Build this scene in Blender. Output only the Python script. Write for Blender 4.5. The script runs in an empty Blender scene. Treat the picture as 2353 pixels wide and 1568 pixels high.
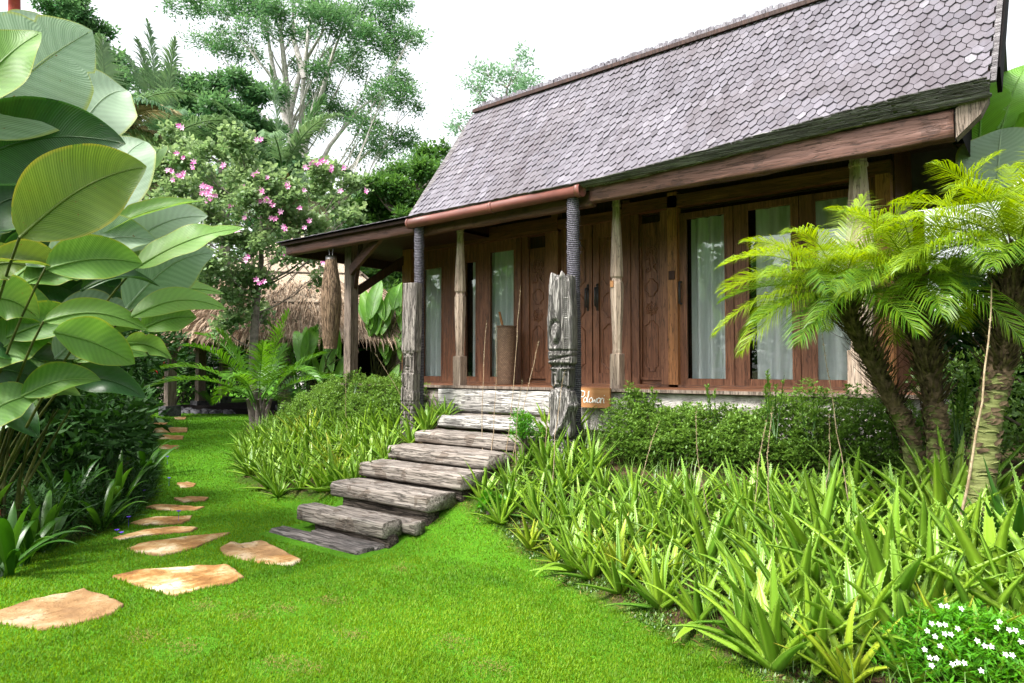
import bpy, math, random
import numpy as np
from mathutils import Vector as V, noise, Matrix
random.seed(7)
rnd=random.random
def U(a,b): return a+(b-a)*random.random()
def lerp(a,b,t): return a+(b-a)*t
def interp(x,xs,ys):
    if x<=xs[0]: return ys[0]
    for i in range(1,len(xs)):
        if x<=xs[i]:
            return lerp(ys[i-1],ys[i],(x-xs[i-1])/(xs[i]-xs[i-1]))
    return ys[-1]
def clamp(x,a=0.,b=1.): return max(a,min(b,x))
def sm(x): x=clamp(x); return x*x*(3-2*x)
C=bpy.context.scene.collection
# ------------------------------------------------------------------ survey of the place
# measured camera: 2352x1568 measuring grid, focal 1588, horizon row 846
FOC=1588.; ZC=1.55; PITCH=math.atan(62/1588.); YAW=math.radians(38.5)
FW=(-math.sin(YAW),math.cos(YAW)); RT=(math.cos(YAW),math.sin(YAW))
def ray(x,y):
    r=(x-1176)/FOC; u=(784-y)/FOC
    h=math.cos(PITCH)-u*math.sin(PITCH); z=math.sin(PITCH)+u*math.cos(PITCH)
    return V((FW[0]*h+RT[0]*r, FW[1]*h+RT[1]*r, z))
O=V((0,0,ZC))
def atD(x,y,d): return O+ray(x,y)*d
def atY(x,y,Y): r=ray(x,y); return O+r*(Y/r.y)
def atZ(x,y,z): r=ray(x,y); return O+r*((z-ZC)/r.z)
# ------------------------------------------------------------------ terrain
HFX=[-14,-12.6,-11.8,-10.5,-9.4,-8.4,-7.4,-6.6,-5.9,-4.4,-3.9,-3.3,-2.9,-2.0,-1.15,0,2,5,9]
HFY=[ 9.0, 8.2, 7.0, 6.1, 5.4, 4.9, 4.7, 4.5, 4.15,4.0,4.2,4.3,4.2,3.85,3.5,3.05,2.3,1.5,.5]
HMX=[-14,-12,-10,-8,-6,-3,2,9]; HMY=[.1,.3,.5,.8,.97,.85,.8,.8]
def lawnrise(x,y):
    t=-.884*x+.467*y
    return .55*sm((t-8)/7.)
def height(x,y):
    f=interp(x,HFX,HFY); w=max(1.6,6.3-f)
    b=clamp((y-f)/w); b=b*.75+.25*sm(b)
    return lawnrise(x,y)+interp(x,HMX,HMY)*b
# lawn / bed border
RBX=[-4.5,-4.2,-3.8,-2.9,-2.0,-1.15,0,2,5,9]; RBY=[4.95,4.75,4.68,4.25,3.86,3.5,3.02,2.25,1.4,.4]
LBX=[-13,-12.6,-11.8,-10.5,-9.4,-8.4,-7.4,-6.6,-5.8]; LBY=[9.5,8.2,7.0,6.1,5.4,4.9,4.72,4.75,4.7]
WBX=[-14.5,-10.2,-8.4,-7.2,-6.8,-6.3,-5.6,-4.5]; WBY=[6.3,4.6,3.75,2.9,2.1,1.3,.2,-1.5]
def leftbed(x,y):   # strip of planting on the left of the path
    return y<interp(x,WBX,WBY)
def bedness(x,y):
    """signed: >0 inside planting"""
    if x>-4.5: a=y-interp(x,RBX,RBY)
    elif x>-5.8: a=(y-5.5)
    else: a=y-interp(x,LBX,LBY) if x>-13 else -1
    wv=.06*noise.noise(V((x*2.3,y*2.3,0)))+.03*noise.noise(V((x*9,y*9,3)))
    b=interp(x,WBX,WBY)-y if x<-4 else -1
    return max(a,b)+wv
def ground_at(x,y):
    """ground point seen at measuring-grid point"""
    r=ray(x,y); t=1.5
    while t<60:
        p=O+r*t
        if p.z<=height(p.x,p.y): return V((p.x,p.y,height(p.x,p.y)))
        t+=.02
    return p
# ------------------------------------------------------------------ mesh helper
class MB:
    def __init__(s): s.v=[];s.f=[];s.t=[];s.uv=[];s.tint=.5
    def add(s,p,uv=(0,0),t=None):
        s.v.append((p[0],p[1],p[2])); s.uv.append(uv); s.t.append(s.tint if t is None else t); return len(s.v)-1
    def box(s,x0,x1,y0,y1,z0,z1,t=None):
        b=len(s.v)
        for z in (z0,z1):
            for (x,y) in ((x0,y0),(x1,y0),(x1,y1),(x0,y1)): s.add((x,y,z),t=t)
        s.f+=[(b,b+3,b+2,b+1),(b+4,b+5,b+6,b+7),(b,b+1,b+5,b+4),(b+1,b+2,b+6,b+5),(b+2,b+3,b+7,b+6),(b+3,b,b+4,b+7)]
    def bar(s,a,b,w,h,up=(0,0,1),t=None):
        a=V(a);b=V(b);d=(b-a).normalized(); sd=d.cross(V(up)).normalized(); u=sd.cross(d)
        i=len(s.v)
        for p in (a,b):
            for (q,r) in ((-1,-1),(1,-1),(1,1),(-1,1)): s.add(p+sd*q*w/2+u*r*h/2,t=t)
        s.f+=[(i,i+1,i+2,i+3),(i+7,i+6,i+5,i+4),(i,i+4,i+5,i+1),(i+1,i+5,i+6,i+2),(i+2,i+6,i+7,i+3),(i+3,i+7,i+4,i)]
    def tube(s,pts,rad,n=6,t=None,cap=True):
        pts=[V(p) for p in pts]; N=len(pts)
        if not hasattr(rad,'__len__'): rad=[rad]*N
        ref=V((0.31,0.2,.93)) if abs((pts[-1]-pts[0]).normalized().z)<.8 else V((1,.13,0))
        rings=[]
        for i,p in enumerate(pts):
            d=(pts[min(i+1,N-1)]-pts[max(i-1,0)])
            d=d.normalized() if d.length>1e-9 else V((0,0,1))
            a=d.cross(ref).normalized(); b=d.cross(a)
            rings.append([s.add(p+(a*math.cos(k*6.28318/n)+b*math.sin(k*6.28318/n))*rad[i],(k/n,i/max(1,N-1)),t) for k in range(n)])
        for i in range(N-1):
            for k in range(n):
                s.f.append((rings[i][k],rings[i][(k+1)%n],rings[i+1][(k+1)%n],rings[i+1][k]))
        if cap: s.f.append(tuple(rings[0])); s.f.append(tuple(reversed(rings[-1])))
    def blade(s,pts,wid,side,cup=0.,nw=1,t=None,wave=0.,wf=7.,ph=0.,tw=0.):
        N=len(pts); rows=[]
        side=V(side)
        for i,p in enumerate(pts):
            d=(V(pts[min(i+1,N-1)])-V(pts[max(i-1,0)])).normalized()
            sd=side-d*side.dot(d)
            sd=sd.normalized() if sd.length>1e-6 else d.orthogonal().normalized()
            n=d.cross(sd); w=wid[i]; row=[]
            if tw: an=tw*(i/(N-1)-.4); sd=sd*math.cos(an)+n*math.sin(an); n=d.cross(sd)
            for j in range(-nw,nw+1):
                u=j/nw
                off=n*(cup*w*u*u+(wave*w*abs(u)*math.sin(i/(N-1)*wf+ph+(1.7 if u>0 else 0)) if wave else 0))
                row.append(s.add(V(p)+sd*w*u+off,(u*.5+.5,i/(N-1)),t))
            rows.append(row)
        for i in range(N-1):
            for j in range(2*nw):
                s.f.append((rows[i][j],rows[i][j+1],rows[i+1][j+1],rows[i+1][j]))
    def leaf(s,p,d,sd,L,W,t=None,fold=.25,k=5):
        """small leaf: rhomb / oval, two halves folded on the midrib"""
        d=V(d).normalized(); sd=V(sd); sd=(sd-d*sd.dot(d)).normalized(); n=d.cross(sd)
        a=s.add(p,(.5,0),t)
        if k==4:
            b=s.add(p+d*L*.45+sd*W*.5+n*W*fold,(1,.5),t); c=s.add(p+d*L,(.5,1),t); e=s.add(p+d*L*.45-sd*W*.5+n*W*fold,(0,.5),t)
            s.f.append((a,b,c,e)); return
        b1=s.add(p+d*L*.22+sd*W*.42+n*W*fold,(1,.2),t); b2=s.add(p+d*L*.7+sd*W*.45+n*W*fold,(1,.7),t)
        c=s.add(p+d*L,(.5,1),t)
        e2=s.add(p+d*L*.7-sd*W*.45+n*W*fold,(0,.7),t); e1=s.add(p+d*L*.22-sd*W*.42+n*W*fold,(0,.2),t)
        s.f+= [(a,b1,b2,c),(a,c,e2,e1)]
    def build(s,name,mat,parent=None,smooth=True,loc=None):
        me=bpy.data.meshes.new(name)
        org=V(loc) if loc is not None else V((0,0,0))
        vv=s.v if loc is None else [(a-org.x,b-org.y,c-org.z) for a,b,c in s.v]
        me.from_pydata(vv,[],s.f)
        at=me.attributes.new('tint','FLOAT','POINT'); at.data.foreach_set('value',s.t)
        uvl=me.uv_layers.new(name='UVMap')
        li=np.zeros(len(me.loops),dtype=np.int32); me.loops.foreach_get('vertex_index',li)
        uva=np.array(s.uv,dtype=np.float32)[li].ravel(); uvl.data.foreach_set('uv',uva)
        if smooth: me.polygons.foreach_set('use_smooth',[True]*len(me.polygons))
        me.materials.append(mat); me.update()
        o=bpy.data.objects.new(name,me); C.objects.link(o)
        o.location=org
        if parent is not None:
            o.parent=parent; o.location=org-V(parent.location)
            if loc is None: o.location=-V(parent.location)
        return o
def tag(o,label=None,cat=None,group=None,kind=None):
    if label: o['label']=label
    if cat: o['category']=cat
    if group: o['group']=group
    if kind: o['kind']=kind
    return o
def thing(name,loc,label,cat,group=None):
    o=bpy.data.objects.new(name,None); C.objects.link(o); o.location=loc
    o.empty_display_size=.2
    return tag(o,label,cat,group)
def copy_tree(o,parent=None):
    c=o.copy(); C.objects.link(c); c.parent=parent
    for ch in list(o.children): copy_tree(ch,c)
    return c
# ------------------------------------------------------------------ materials
class NT:
    def __init__(s,name):
        s.m=bpy.data.materials.new(name); s.m.use_nodes=True; s.n=s.m.node_tree.nodes; s.l=s.m.node_tree.links
        s.n.clear(); s.out=s.n.new('ShaderNodeOutputMaterial')
    def N(s,t,**kw):
        n=s.n.new('ShaderNode'+t)
        for k,v in kw.items():
            if k in n.inputs.keys(): n.inputs[k].default_value=v
            else: setattr(n,k,v)
        return n
    def L(s,a,b): s.l.new(a,b)
    def ramp(s,fac,stops):
        r=s.N('ValToRGB'); e=r.color_ramp.elements
        while len(e)<len(stops): e.new(.5)
        for i,(p,c) in enumerate(stops):
            e[i].position=p; e[i].color=(*c,1) if len(c)==3 else c
        s.L(fac,r.inputs[0]); return r.outputs[0]
    def mix(s,f,a,b,bt='MIX'):
        m=s.N('MixRGB',blend_type=bt)
        for i,x in ((0,f),(1,a),(2,b)):
            if hasattr(x,'is_linked'): s.L(x,m.inputs[i])
            else: m.inputs[i].default_value=x if i==0 else ((*x,1) if len(x)==3 else x)
        return m.outputs[0]
    def math(s,op,a,b=0.,c=0.):
        m=s.N('Math',operation=op)
        for i,x in enumerate((a,b,c)):
            if hasattr(x,'is_linked'): s.L(x,m.inputs[i])
            else: m.inputs[i].default_value=x
        return m.outputs[0]
    def coords(s,scale=(1,1,1),kind='Object'):
        tc=s.N('TexCoord'); mp=s.N('Mapping'); s.L(tc.outputs[kind],mp.inputs[0]); mp.inputs['Scale'].default_value=scale
        return mp.outputs[0]
    def noise(s,vec,scale,detail=6,rough=.6,dist=0):
        n=s.N('TexNoise'); n.inputs['Scale'].default_value=scale; n.inputs['Detail'].default_value=detail
        n.inputs['Roughness'].default_value=rough; n.inputs['Distortion'].default_value=dist
        if vec is not None: s.L(vec,n.inputs['Vector'])
        return n.outputs['Fac']
    def attr(s,name):
        a=s.N('Attribute'); a.attribute_name=name; return a
    def bump(s,h,st=.5,d=.02):
        b=s.N('Bump'); b.inputs['Strength'].default_value=st; b.inputs['Distance'].default_value=d; s.L(h,b.inputs['Height']); return b.outputs[0]
    def pbr(s,col,rough=.6,bump=None,spec=.5,metal=0):
        p=s.N('BsdfPrincipled')
        if hasattr(col,'is_linked'): s.L(col,p.inputs['Base Color'])
        else: p.inputs['Base Color'].default_value=(*col,1)
        if hasattr(rough,'is_linked'): s.L(rough,p.inputs['Roughness'])
        else: p.inputs['Roughness'].default_value=rough
        p.inputs['Specular IOR Level'].default_value=spec; p.inputs['Metallic'].default_value=metal
        if bump is not None: s.L(bump,p.inputs['Normal'])
        return p.outputs[0]
    def done(s,sh): s.L(sh,s.out.inputs[0]); return s.m
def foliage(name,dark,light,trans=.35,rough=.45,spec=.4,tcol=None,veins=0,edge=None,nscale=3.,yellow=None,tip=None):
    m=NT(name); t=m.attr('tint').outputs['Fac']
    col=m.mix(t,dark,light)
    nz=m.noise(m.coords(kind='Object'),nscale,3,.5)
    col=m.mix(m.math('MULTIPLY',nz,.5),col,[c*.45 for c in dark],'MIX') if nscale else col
    bump=None
    if veins or edge or tip:
        uv=m.N('UVMap'); sp=m.N('SeparateXYZ'); m.L(uv.outputs[0],sp.inputs[0])
        u=m.math('ABSOLUTE',m.math('MULTIPLY_ADD',sp.outputs[0],2.,-1.)); v=sp.outputs[1]
        if veins:
            ph=m.math('MULTIPLY',m.math('SUBTRACT',v,m.math('MULTIPLY',u,.16)),veins)
            w=m.math('SINE',ph)
            fine=m.math('MULTIPLY_ADD',w,.5,.5)
            wide=m.math('MULTIPLY_ADD',m.math('SINE',m.math('MULTIPLY',ph,.21)),.5,.5)
            k=m.math('ADD',m.math('MULTIPLY',fine,.62),m.math('MULTIPLY',wide,.38))
            col=m.mix(m.math('MULTIPLY',k,.22),col,[c*1.8 for c in light])
            sp_=m.noise(m.coords(),34,3,.6); big_=m.noise(m.coords(),2.5,3,.6); col=m.mix(m.math('MULTIPLY',m.math('GREATER_THAN',sp_,.71),m.math('GREATER_THAN',big_,.5)),col,(.16,.10,.02)); col=m.mix(m.math('MULTIPLY',m.math('MAXIMUM',m.math('SUBTRACT',big_,.5),0.),1.6),col,[c*.5+.06*(1 if i_<2 else 0) for i_,c in enumerate(light)])
            mid=m.math('LESS_THAN',u,.022)
            col=m.mix(mid,col,(.35,.42,.12))
            bump=m.bump(k,.35,.01)
        if edge:
            e=m.math('MULTIPLY',m.math('SUBTRACT',u,.91),11.); e=m.math('MAXIMUM',m.math('MINIMUM',e,1.),0.)
            ne=m.noise(m.coords(kind='UV'),6,3,.5); e=m.math('MULTIPLY',e,m.math('GREATER_THAN',ne,.42))
            col=m.mix(e,col,edge)
        if tip:
            e=m.math('MAXIMUM',m.math('MINIMUM',m.math('MULTIPLY',m.math('SUBTRACT',v,.75),4.),1.),0.)
            col=m.mix(e,col,tip)
    p=m.pbr(col,rough,bump,spec)
    tr=m.N('BsdfTranslucent')
    hs=m.N('HueSaturation'); hs.inputs['Hue'].default_value=.485; hs.inputs['Saturation'].default_value=1.05; hs.inputs['Value'].default_value=1.35
    m.L(col,hs.inputs['Color']); m.L(hs.outputs[0],tr.inputs['Color'])
    if bump is not None: m.L(bump,tr.inputs['Normal'])
    mx=m.N('MixShader'); mx.inputs[0].default_value=trans; m.L(p,mx.inputs[1]); m.L(tr.outputs[0],mx.inputs[2])
    return m.done(mx.outputs[0])
def wood(name,cols,axis='x',grain=14,rough=.65,crack=.0,spec=.35,bumpk=.4,plank=None,blotch=None):
    """cols: list of 3 colours dark->light, grain runs along axis"""
    m=NT(name); k=.055
    sc={'x':(k,1,1),'y':(1,k,1),'z':(1,1,k)}[axis]
    co=m.coords(sc)
    n1=m.noise(co,grain,8,.62,.25); n2=m.noise(co,grain*4.5,4,.6,.0)
    n3=m.noise(m.coords(),1.6,4,.55)
    f=m.math('ADD',m.math('MULTIPLY',n1,.6),m.math('MULTIPLY',n2,.4))
    col=m.ramp(f,[(.3,cols[0]),(.5,cols[1]),(.68,cols[2])])
    col=m.mix(m.math('MULTIPLY',m.math('SUBTRACT',n3,.35),1.1),col,m.mix(.5,cols[0],cols[1]))
    t=m.attr('tint').outputs['Fac']
    col=m.mix(m.math('MULTIPLY',m.math('ABSOLUTE',m.math('SUBTRACT',t,.5)),1.),col,m.mix(m.math('GREATER_THAN',t,.5),cols[0],cols[2]))
    if blotch:
        nb=m.noise(m.coords(),4.3,5,.6); col=m.mix(m.math('MULTIPLY',m.math('GREATER_THAN',nb,.56),.6),col,blotch)
    h=f
    if crack:
        vc=m.noise(co,grain*1.7,5,.55,.4)
        c=m.ramp(m.math('ABSOLUTE',m.math('SUBTRACT',vc,.5)),[(0,(1,1,1)),(crack,(0,0,0))])
        col=m.mix(m.math('MULTIPLY',c,.8),col,[x*.25 for x in cols[0]])
        h=m.math('SUBTRACT',f,m.math('MULTIPLY',c,.9))
    return m.done(m.pbr(col,rough,m.bump(h,bumpk,.02),spec))
def plain(name,c1,c2,scale=20,rough=.7,bump=.3,spec=.3,metal=0,sc=(1,1,1)):
    m=NT(name); n=m.noise(m.coords(sc),scale,6,.6)
    return m.done(m.pbr(m.ramp(n,[(.35,c1),(.65,c2)]),rough,m.bump(n,bump,.01),spec,metal))
M={}
M['big_leaf']=foliage('big_leaf',(.045,.16,.012),(.19,.36,.07),.4,.42,.5,veins=430,edge=(.25,.30,.03),nscale=1.5)
M['big_leaf_olive']=foliage('big_leaf_olive',(.07,.14,.016),(.15,.23,.035),.42,.42,.45,veins=400,edge=(.26,.25,.03),nscale=1.5)
M['big_leaf_grey']=foliage('big_leaf_grey',(.13,.24,.13),(.38,.50,.36),.4,.5,.5,veins=460,edge=(.3,.36,.08),nscale=1.5)
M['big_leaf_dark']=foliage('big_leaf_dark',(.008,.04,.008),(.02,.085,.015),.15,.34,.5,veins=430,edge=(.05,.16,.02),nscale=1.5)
M['stalk']=plain('stalk',(.02,.03,.006),(.08,.09,.02),8,.5)
M['stalk_dry']=plain('stalk_dry',(.22,.15,.09),(.42,.33,.22),30,.8)
M['strap']=foliage('strap',(.02,.09,.006),(.11,.27,.03),.35,.35,.5,veins=0,nscale=2)
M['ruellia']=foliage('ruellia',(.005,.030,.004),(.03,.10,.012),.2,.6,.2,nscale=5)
M['hedge']=foliage('hedge',(.04,.12,.012),(.18,.32,.05),.3,.4,.5,nscale=5)
M['aloe']=foliage('aloe',(.09,.25,.018),(.38,.58,.045),.32,.38,.5,edge=(.30,.46,.09),nscale=4,tip=(.22,.40,.05))
M['aloe_yellow']=foliage('aloe_yellow',(.18,.32,.015),(.46,.56,.035),.3,.4,.5,edge=(.42,.5,.09),nscale=4,tip=(.42,.36,.05))
M['grass']=foliage('grass',(.06,.17,.005),(.24,.40,.014),.4,.55,.25,nscale=1.1)
M['pygmy']=foliage('pygmy',(.04,.15,.008),(.32,.45,.012),.45,.4,.5,nscale=3)
M['areca']=foliage('areca',(.03,.13,.008),(.13,.32,.025),.4,.4,.5,nscale=3)
M['coconut']=foliage('coconut',(.05,.14,.05),(.22,.34,.14),.3,.45,.5,nscale=2)
M['coconut_dry']=foliage('coconut_dry',(.20,.18,.08),(.42,.38,.20),.3,.6,.3,nscale=2)
M['tree_leaf']=foliage('tree_leaf',(.04,.135,.055),(.15,.30,.10),.45,.45,.45,nscale=.6)  # background leaf colours lightened to stand in for haze
M['tree_far']=foliage('tree_far',(.10,.22,.12),(.26,.42,.24),.45,.5,.4,nscale=.6)  # paler still, haze of distance put into the leaf colour
M['tree_dark']=foliage('tree_dark',(.028,.10,.018),(.11,.25,.045),.42,.45,.45,nscale=.6)
M['bauhinia']=foliage('bauhinia',(.09,.20,.06),(.30,.42,.18),.45,.42,.5,nscale=1.2)
M['banana']=foliage('banana',(.04,.15,.01),(.15,.36,.03),.45,.4,.5,veins=200,nscale=2)
M['pink']=foliage('pink',(.62,.10,.40),(.92,.62,.80),.4,.5,.2,nscale=0)
M['purple']=foliage('purple',(.12,.04,.5),(.25,.12,.75),.4,.5,.2,nscale=0)
M['white']=foliage('white',(.8,.8,.82),(.9,.9,.9),.3,.5,.2,nscale=0)
M['red']=foliage('red',(.5,.02,.02),(.75,.06,.03),.3,.4,.4,nscale=0)
M['bright_shrub']=foliage('bright_shrub',(.03,.17,.008),(.12,.38,.015),.4,.4,.5,nscale=4)
M['thatch_blade']=foliage('thatch_blade',(.22,.15,.10),(.56,.43,.31),.15,.8,.1,nscale=3)
M['litter']=foliage('litter',(.10,.06,.02),(.30,.24,.08),.15,.8,.1,nscale=3)
DK=(.010,.005,.0035)
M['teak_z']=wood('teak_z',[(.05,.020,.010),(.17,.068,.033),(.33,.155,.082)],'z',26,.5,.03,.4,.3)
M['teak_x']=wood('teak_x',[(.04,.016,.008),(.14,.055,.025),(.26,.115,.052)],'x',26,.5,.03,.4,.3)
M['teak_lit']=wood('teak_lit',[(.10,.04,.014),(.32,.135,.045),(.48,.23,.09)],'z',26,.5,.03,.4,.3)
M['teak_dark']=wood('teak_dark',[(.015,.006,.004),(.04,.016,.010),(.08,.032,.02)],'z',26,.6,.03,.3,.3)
M['beam']=wood('beam',[(.045,.020,.014),(.115,.052,.038),(.19,.10,.075)],'x',22,.6,.025,.35,.4,blotch=(.06,.028,.02))
M['post_grey']=wood('post_grey',[(.10,.075,.06),(.20,.155,.125),(.31,.26,.22)],'z',26,.8,.04,.2,.5)
M['post_pale']=wood('post_pale',[(.18,.125,.09),(.35,.27,.21),(.52,.44,.36)],'z',26,.75,.03,.2,.4)
M['totem']=wood('totem',[(.07,.065,.06),(.27,.25,.235),(.55,.53,.51)],'z',30,.85,.075,.15,.9)
M['totem_brown']=wood('totem_brown',[(.09,.08,.072),(.22,.195,.175),(.36,.33,.30)],'z',28,.85,.05,.15,.7)
M['sleeper']=wood('sleeper',[(.10,.085,.073),(.27,.235,.205),(.44,.40,.36)],'x',24,.85,.045,.15,.7,blotch=(.12,.09,.07))
M['sleeper_pale']=wood('sleeper_pale',[(.12,.11,.10),(.45,.43,.40),(.68,.66,.63)],'x',24,.85,.05,.15,.8,blotch=(.26,.24,.23))
M['sleeper_dark']=wood('sleeper_dark',[(.035,.028,.024),(.10,.08,.066),(.19,.155,.13)],'x',24,.85,.06,.15,.9)
M['plank_dark']=wood('plank_dark',[(.04,.036,.033),(.15,.13,.12),(.33,.31,.29)],'x',24,.7,.06,.3,.7)
M['gutter']=plain('gutter',(.10,.032,.024),(.18,.062,.044),6,.5,.1,.5,sc=(.4,1,1))
M['sign']=wood('sign',[(.20,.085,.03),(.34,.16,.06),(.44,.23,.10)],'x',26,.6,0,.3,.2)
M['paint']=plain('paint',(.75,.74,.68),(.85,.84,.8),40,.6,.1)
M['iron']=plain('iron',(.012,.012,.014),(.035,.033,.033),30,.45,.2,.5)
M['drum']=wood('drum',[(.12,.075,.045),(.21,.14,.09),(.32,.23,.15)],'z',26,.8,.05,.2,.8)
M['brass']=plain('brass',(.25,.18,.12),(.35,.26,.18),20,.4,.1,.5)
M['void']=plain('void',(.004,.003,.003),(.008,.006,.006),4,.9,.1,.1)  # near black that puts deep shade into the colour of parts
M['stones']=plain('stones',(.02,.02,.024),(.10,.10,.11),14,.7,.6,.3)
# shingles
m=NT('shingle'); t=m.attr('tint').outputs['Fac']
n=m.noise(m.coords((1,1,.3)),26,6,.65); n2=m.noise(m.coords(),1.1,4,.55); n4=m.noise(m.coords((1,.25,.25)),60,4,.6); n5=m.noise(m.coords((1,.12,.12)),5,5,.65)
col=m.ramp(t,[(0,(.045,.040,.046)),(.3,(.090,.083,.098)),(.7,(.148,.138,.160)),(1,(.25,.24,.265))])
col=m.mix(m.math('MULTIPLY',m.math('SUBTRACT',n,.3),1.),col,(.085,.072,.09))
col=m.mix(m.math('MULTIPLY',m.math('GREATER_THAN',n2,.56),.3),col,(.09,.075,.08))
col=m.mix(m.math('MULTIPLY',m.math('MAXIMUM',m.math('SUBTRACT',n5,.48),0.),3.),col,(.06,.048,.055))
M['shingle']=m.done(m.pbr(col,.62,m.bump(m.math('ADD',n,n4),.5,.006),.35))
m=NT('shingle_edge'); n=m.noise(m.coords((.5,6,26)),5,6,.65,.4)
M['shingle_edge']=m.done(m.pbr(m.ramp(n,[(.35,(.04,.036,.038)),(.5,(.17,.155,.16)),(.65,(.42,.40,.41))]),.85,m.bump(n,1.,.04),.1))
# rope-wrapped pole
m=NT('wrap'); w=m.N('TexWave',wave_type='BANDS',bands_direction='Z'); m.L(m.coords(),w.inputs[0]); w.inputs['Scale'].default_value=16; w.inputs['Distortion'].default_value=1.6; w.inputs['Detail'].default_value=4
n=m.noise(m.coords((1,1,.5)),50,5,.6); f=m.math('ADD',m.math('MULTIPLY',w.outputs['Fac'],.35),m.math('MULTIPLY',n,.65))
M['wrap']=m.done(m.pbr(m.ramp(f,[(.3,(.02,.019,.026)),(.55,(.075,.07,.085)),(.8,(.2,.19,.22))]),.8,m.bump(f,1.,.02),.2))
# stepping stone
m=NT('sandstone'); n=m.noise(m.coords(),2.6,7,.62,.3); n2=m.noise(m.coords(),17,6,.65); n3=m.noise(m.coords((1,1,1)),5,5,.6,.6)
col=m.ramp(n,[(.36,(.16,.07,.02)),(.46,(.30,.155,.05)),(.53,(.42,.28,.13)),(.62,(.58,.48,.33))])
t=m.attr('tint').outputs['Fac']; col=m.mix(m.math('MULTIPLY',t,.7),col,m.mix(n3,(.10,.055,.025),(.30,.20,.11)))
col=m.mix(m.math('MULTIPLY',m.math('GREATER_THAN',n2,.6),.6),col,(.12,.06,.02))
M['sandstone']=m.done(m.pbr(col,.8,m.bump(m.math('ADD',n3,m.math('MULTIPLY',n2,.5)),.9,.035),.2))
# basket weave
m=NT('wicker'); uv=m.N('UVMap'); br=m.N('TexBrick'); mp=m.N('Mapping'); m.L(uv.outputs[0],mp.inputs[0]); mp.inputs['Scale'].default_value=(7,14,1); m.L(mp.outputs[0],br.inputs['Vector'])
br.inputs['Color1'].default_value=(.30,.19,.12,1); br.inputs['Color2'].default_value=(.20,.125,.08,1); br.inputs['Mortar'].default_value=(.05,.03,.02,1)
br.inputs['Scale'].default_value=2; br.inputs['Mortar Size'].default_value=.045; br.inputs['Mortar Smooth'].default_value=.8
M['wicker']=m.done(m.pbr(br.outputs['Color'],.6,m.bump(m.math('SUBTRACT',1.,br.outputs['Fac']),.8,.01),.3))
# glass
m=NT('glass'); fr=m.N('Fresnel'); fr.inputs['IOR'].default_value=2.0; geo=m.N('NewGeometry'); ff=m.math('MULTIPLY',fr.outputs[0],m.math('SUBTRACT',1.,geo.outputs['Backfacing'])); gl=m.N('BsdfGlossy'); gl.inputs['Roughness'].default_value=.015; gl.inputs['Color'].default_value=(.9,1,.95,1)
trn=m.N('BsdfTransparent'); trn.inputs['Color'].default_value=(.93,.97,.95,1); mx=m.N('MixShader'); m.L(ff,mx.inputs[0]); m.L(trn.outputs[0],mx.inputs[1]); m.L(gl.outputs[0],mx.inputs[2])
M['glass']=m.done(mx.outputs[0])
m=NT('curtain'); n=m.noise(m.coords((1,1,.1)),40,4,.5); p=m.pbr(m.ramp(n,[(.3,(.52,.56,.58)),(.7,(.72,.76,.77))]),.85,None,.1)
tr=m.N('BsdfTranslucent'); tr.inputs['Color'].default_value=(.7,.75,.72,1); mx=m.N('MixShader'); mx.inputs[0].default_value=.35; m.L(p,mx.inputs[1]); m.L(tr.outputs[0],mx.inputs[2])
M['curtain']=m.done(mx.outputs[0])
# thatch surface
m=NT('thatch'); n=m.noise(m.coords((3,3,.5)),14,7,.65,.3); n2=m.noise(m.coords(),1.3,4,.6)
col=m.ramp(n,[(.3,(.28,.205,.145)),(.5,(.50,.405,.31)),(.68,(.68,.60,.50))]); col=m.mix(m.math('MULTIPLY',n2,.35),col,(.34,.24,.14))
M['thatch']=m.done(m.pbr(col,.9,m.bump(n,1.,.06),.1))
# palm trunk
m=NT('palm_green'); w1=m.noise(m.coords((.35,.35,2.2)),18,5,.6,.6)
n=m.noise(m.coords(),16,5,.6); f=m.math('ADD',m.math('MULTIPLY',w1,.75),m.math('MULTIPLY',n,.25))
M['palm_green']=m.done(m.pbr(m.ramp(f,[(.35,(.045,.045,.018)),(.5,(.14,.155,.05)),(.65,(.22,.24,.09))]),.75,m.bump(f,.7,.02),.2))
M['fibre']=plain('fibre',(.025,.018,.011),(.15,.105,.065),22,.9,1.,.1,sc=(1,1,1))
M['bark_pale']=plain('bark_pale',(.28,.26,.24),(.55,.52,.50),7,.8,.4,.2)
M['bark']=plain('bark',(.05,.04,.03),(.16,.13,.10),10,.85,.7,.1)
M['bark_mid']=plain('bark_mid',(.10,.085,.075),(.24,.20,.18),10,.85,.5,.1)
# ground
m=NT('ground'); t=m.attr('tint').outputs['Fac']; n=m.noise(m.coords(),1.0,5,.6); n2=m.noise(m.coords(),45,6,.7); n3=m.noise(m.coords(),5,5,.6)
g=m.ramp(n2,[(.3,(.035,.12,.005)),(.6,(.09,.26,.01))]); g=m.mix(m.math('MULTIPLY',n,.5),g,(.06,.16,.008))
s_=m.ramp(n2,[(.3,(.018,.012,.007)),(.5,(.07,.045,.025)),(.7,(.14,.10,.055))])
s_=m.mix(m.math('GREATER_THAN',n3,.5),s_,m.ramp(n2,[(.35,(.02,.035,.006)),(.65,(.06,.09,.015))]))
M['ground']=m.done(m.pbr(m.mix(t,g,s_),.95,m.bump(n2,1.,.03),.1))
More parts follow.
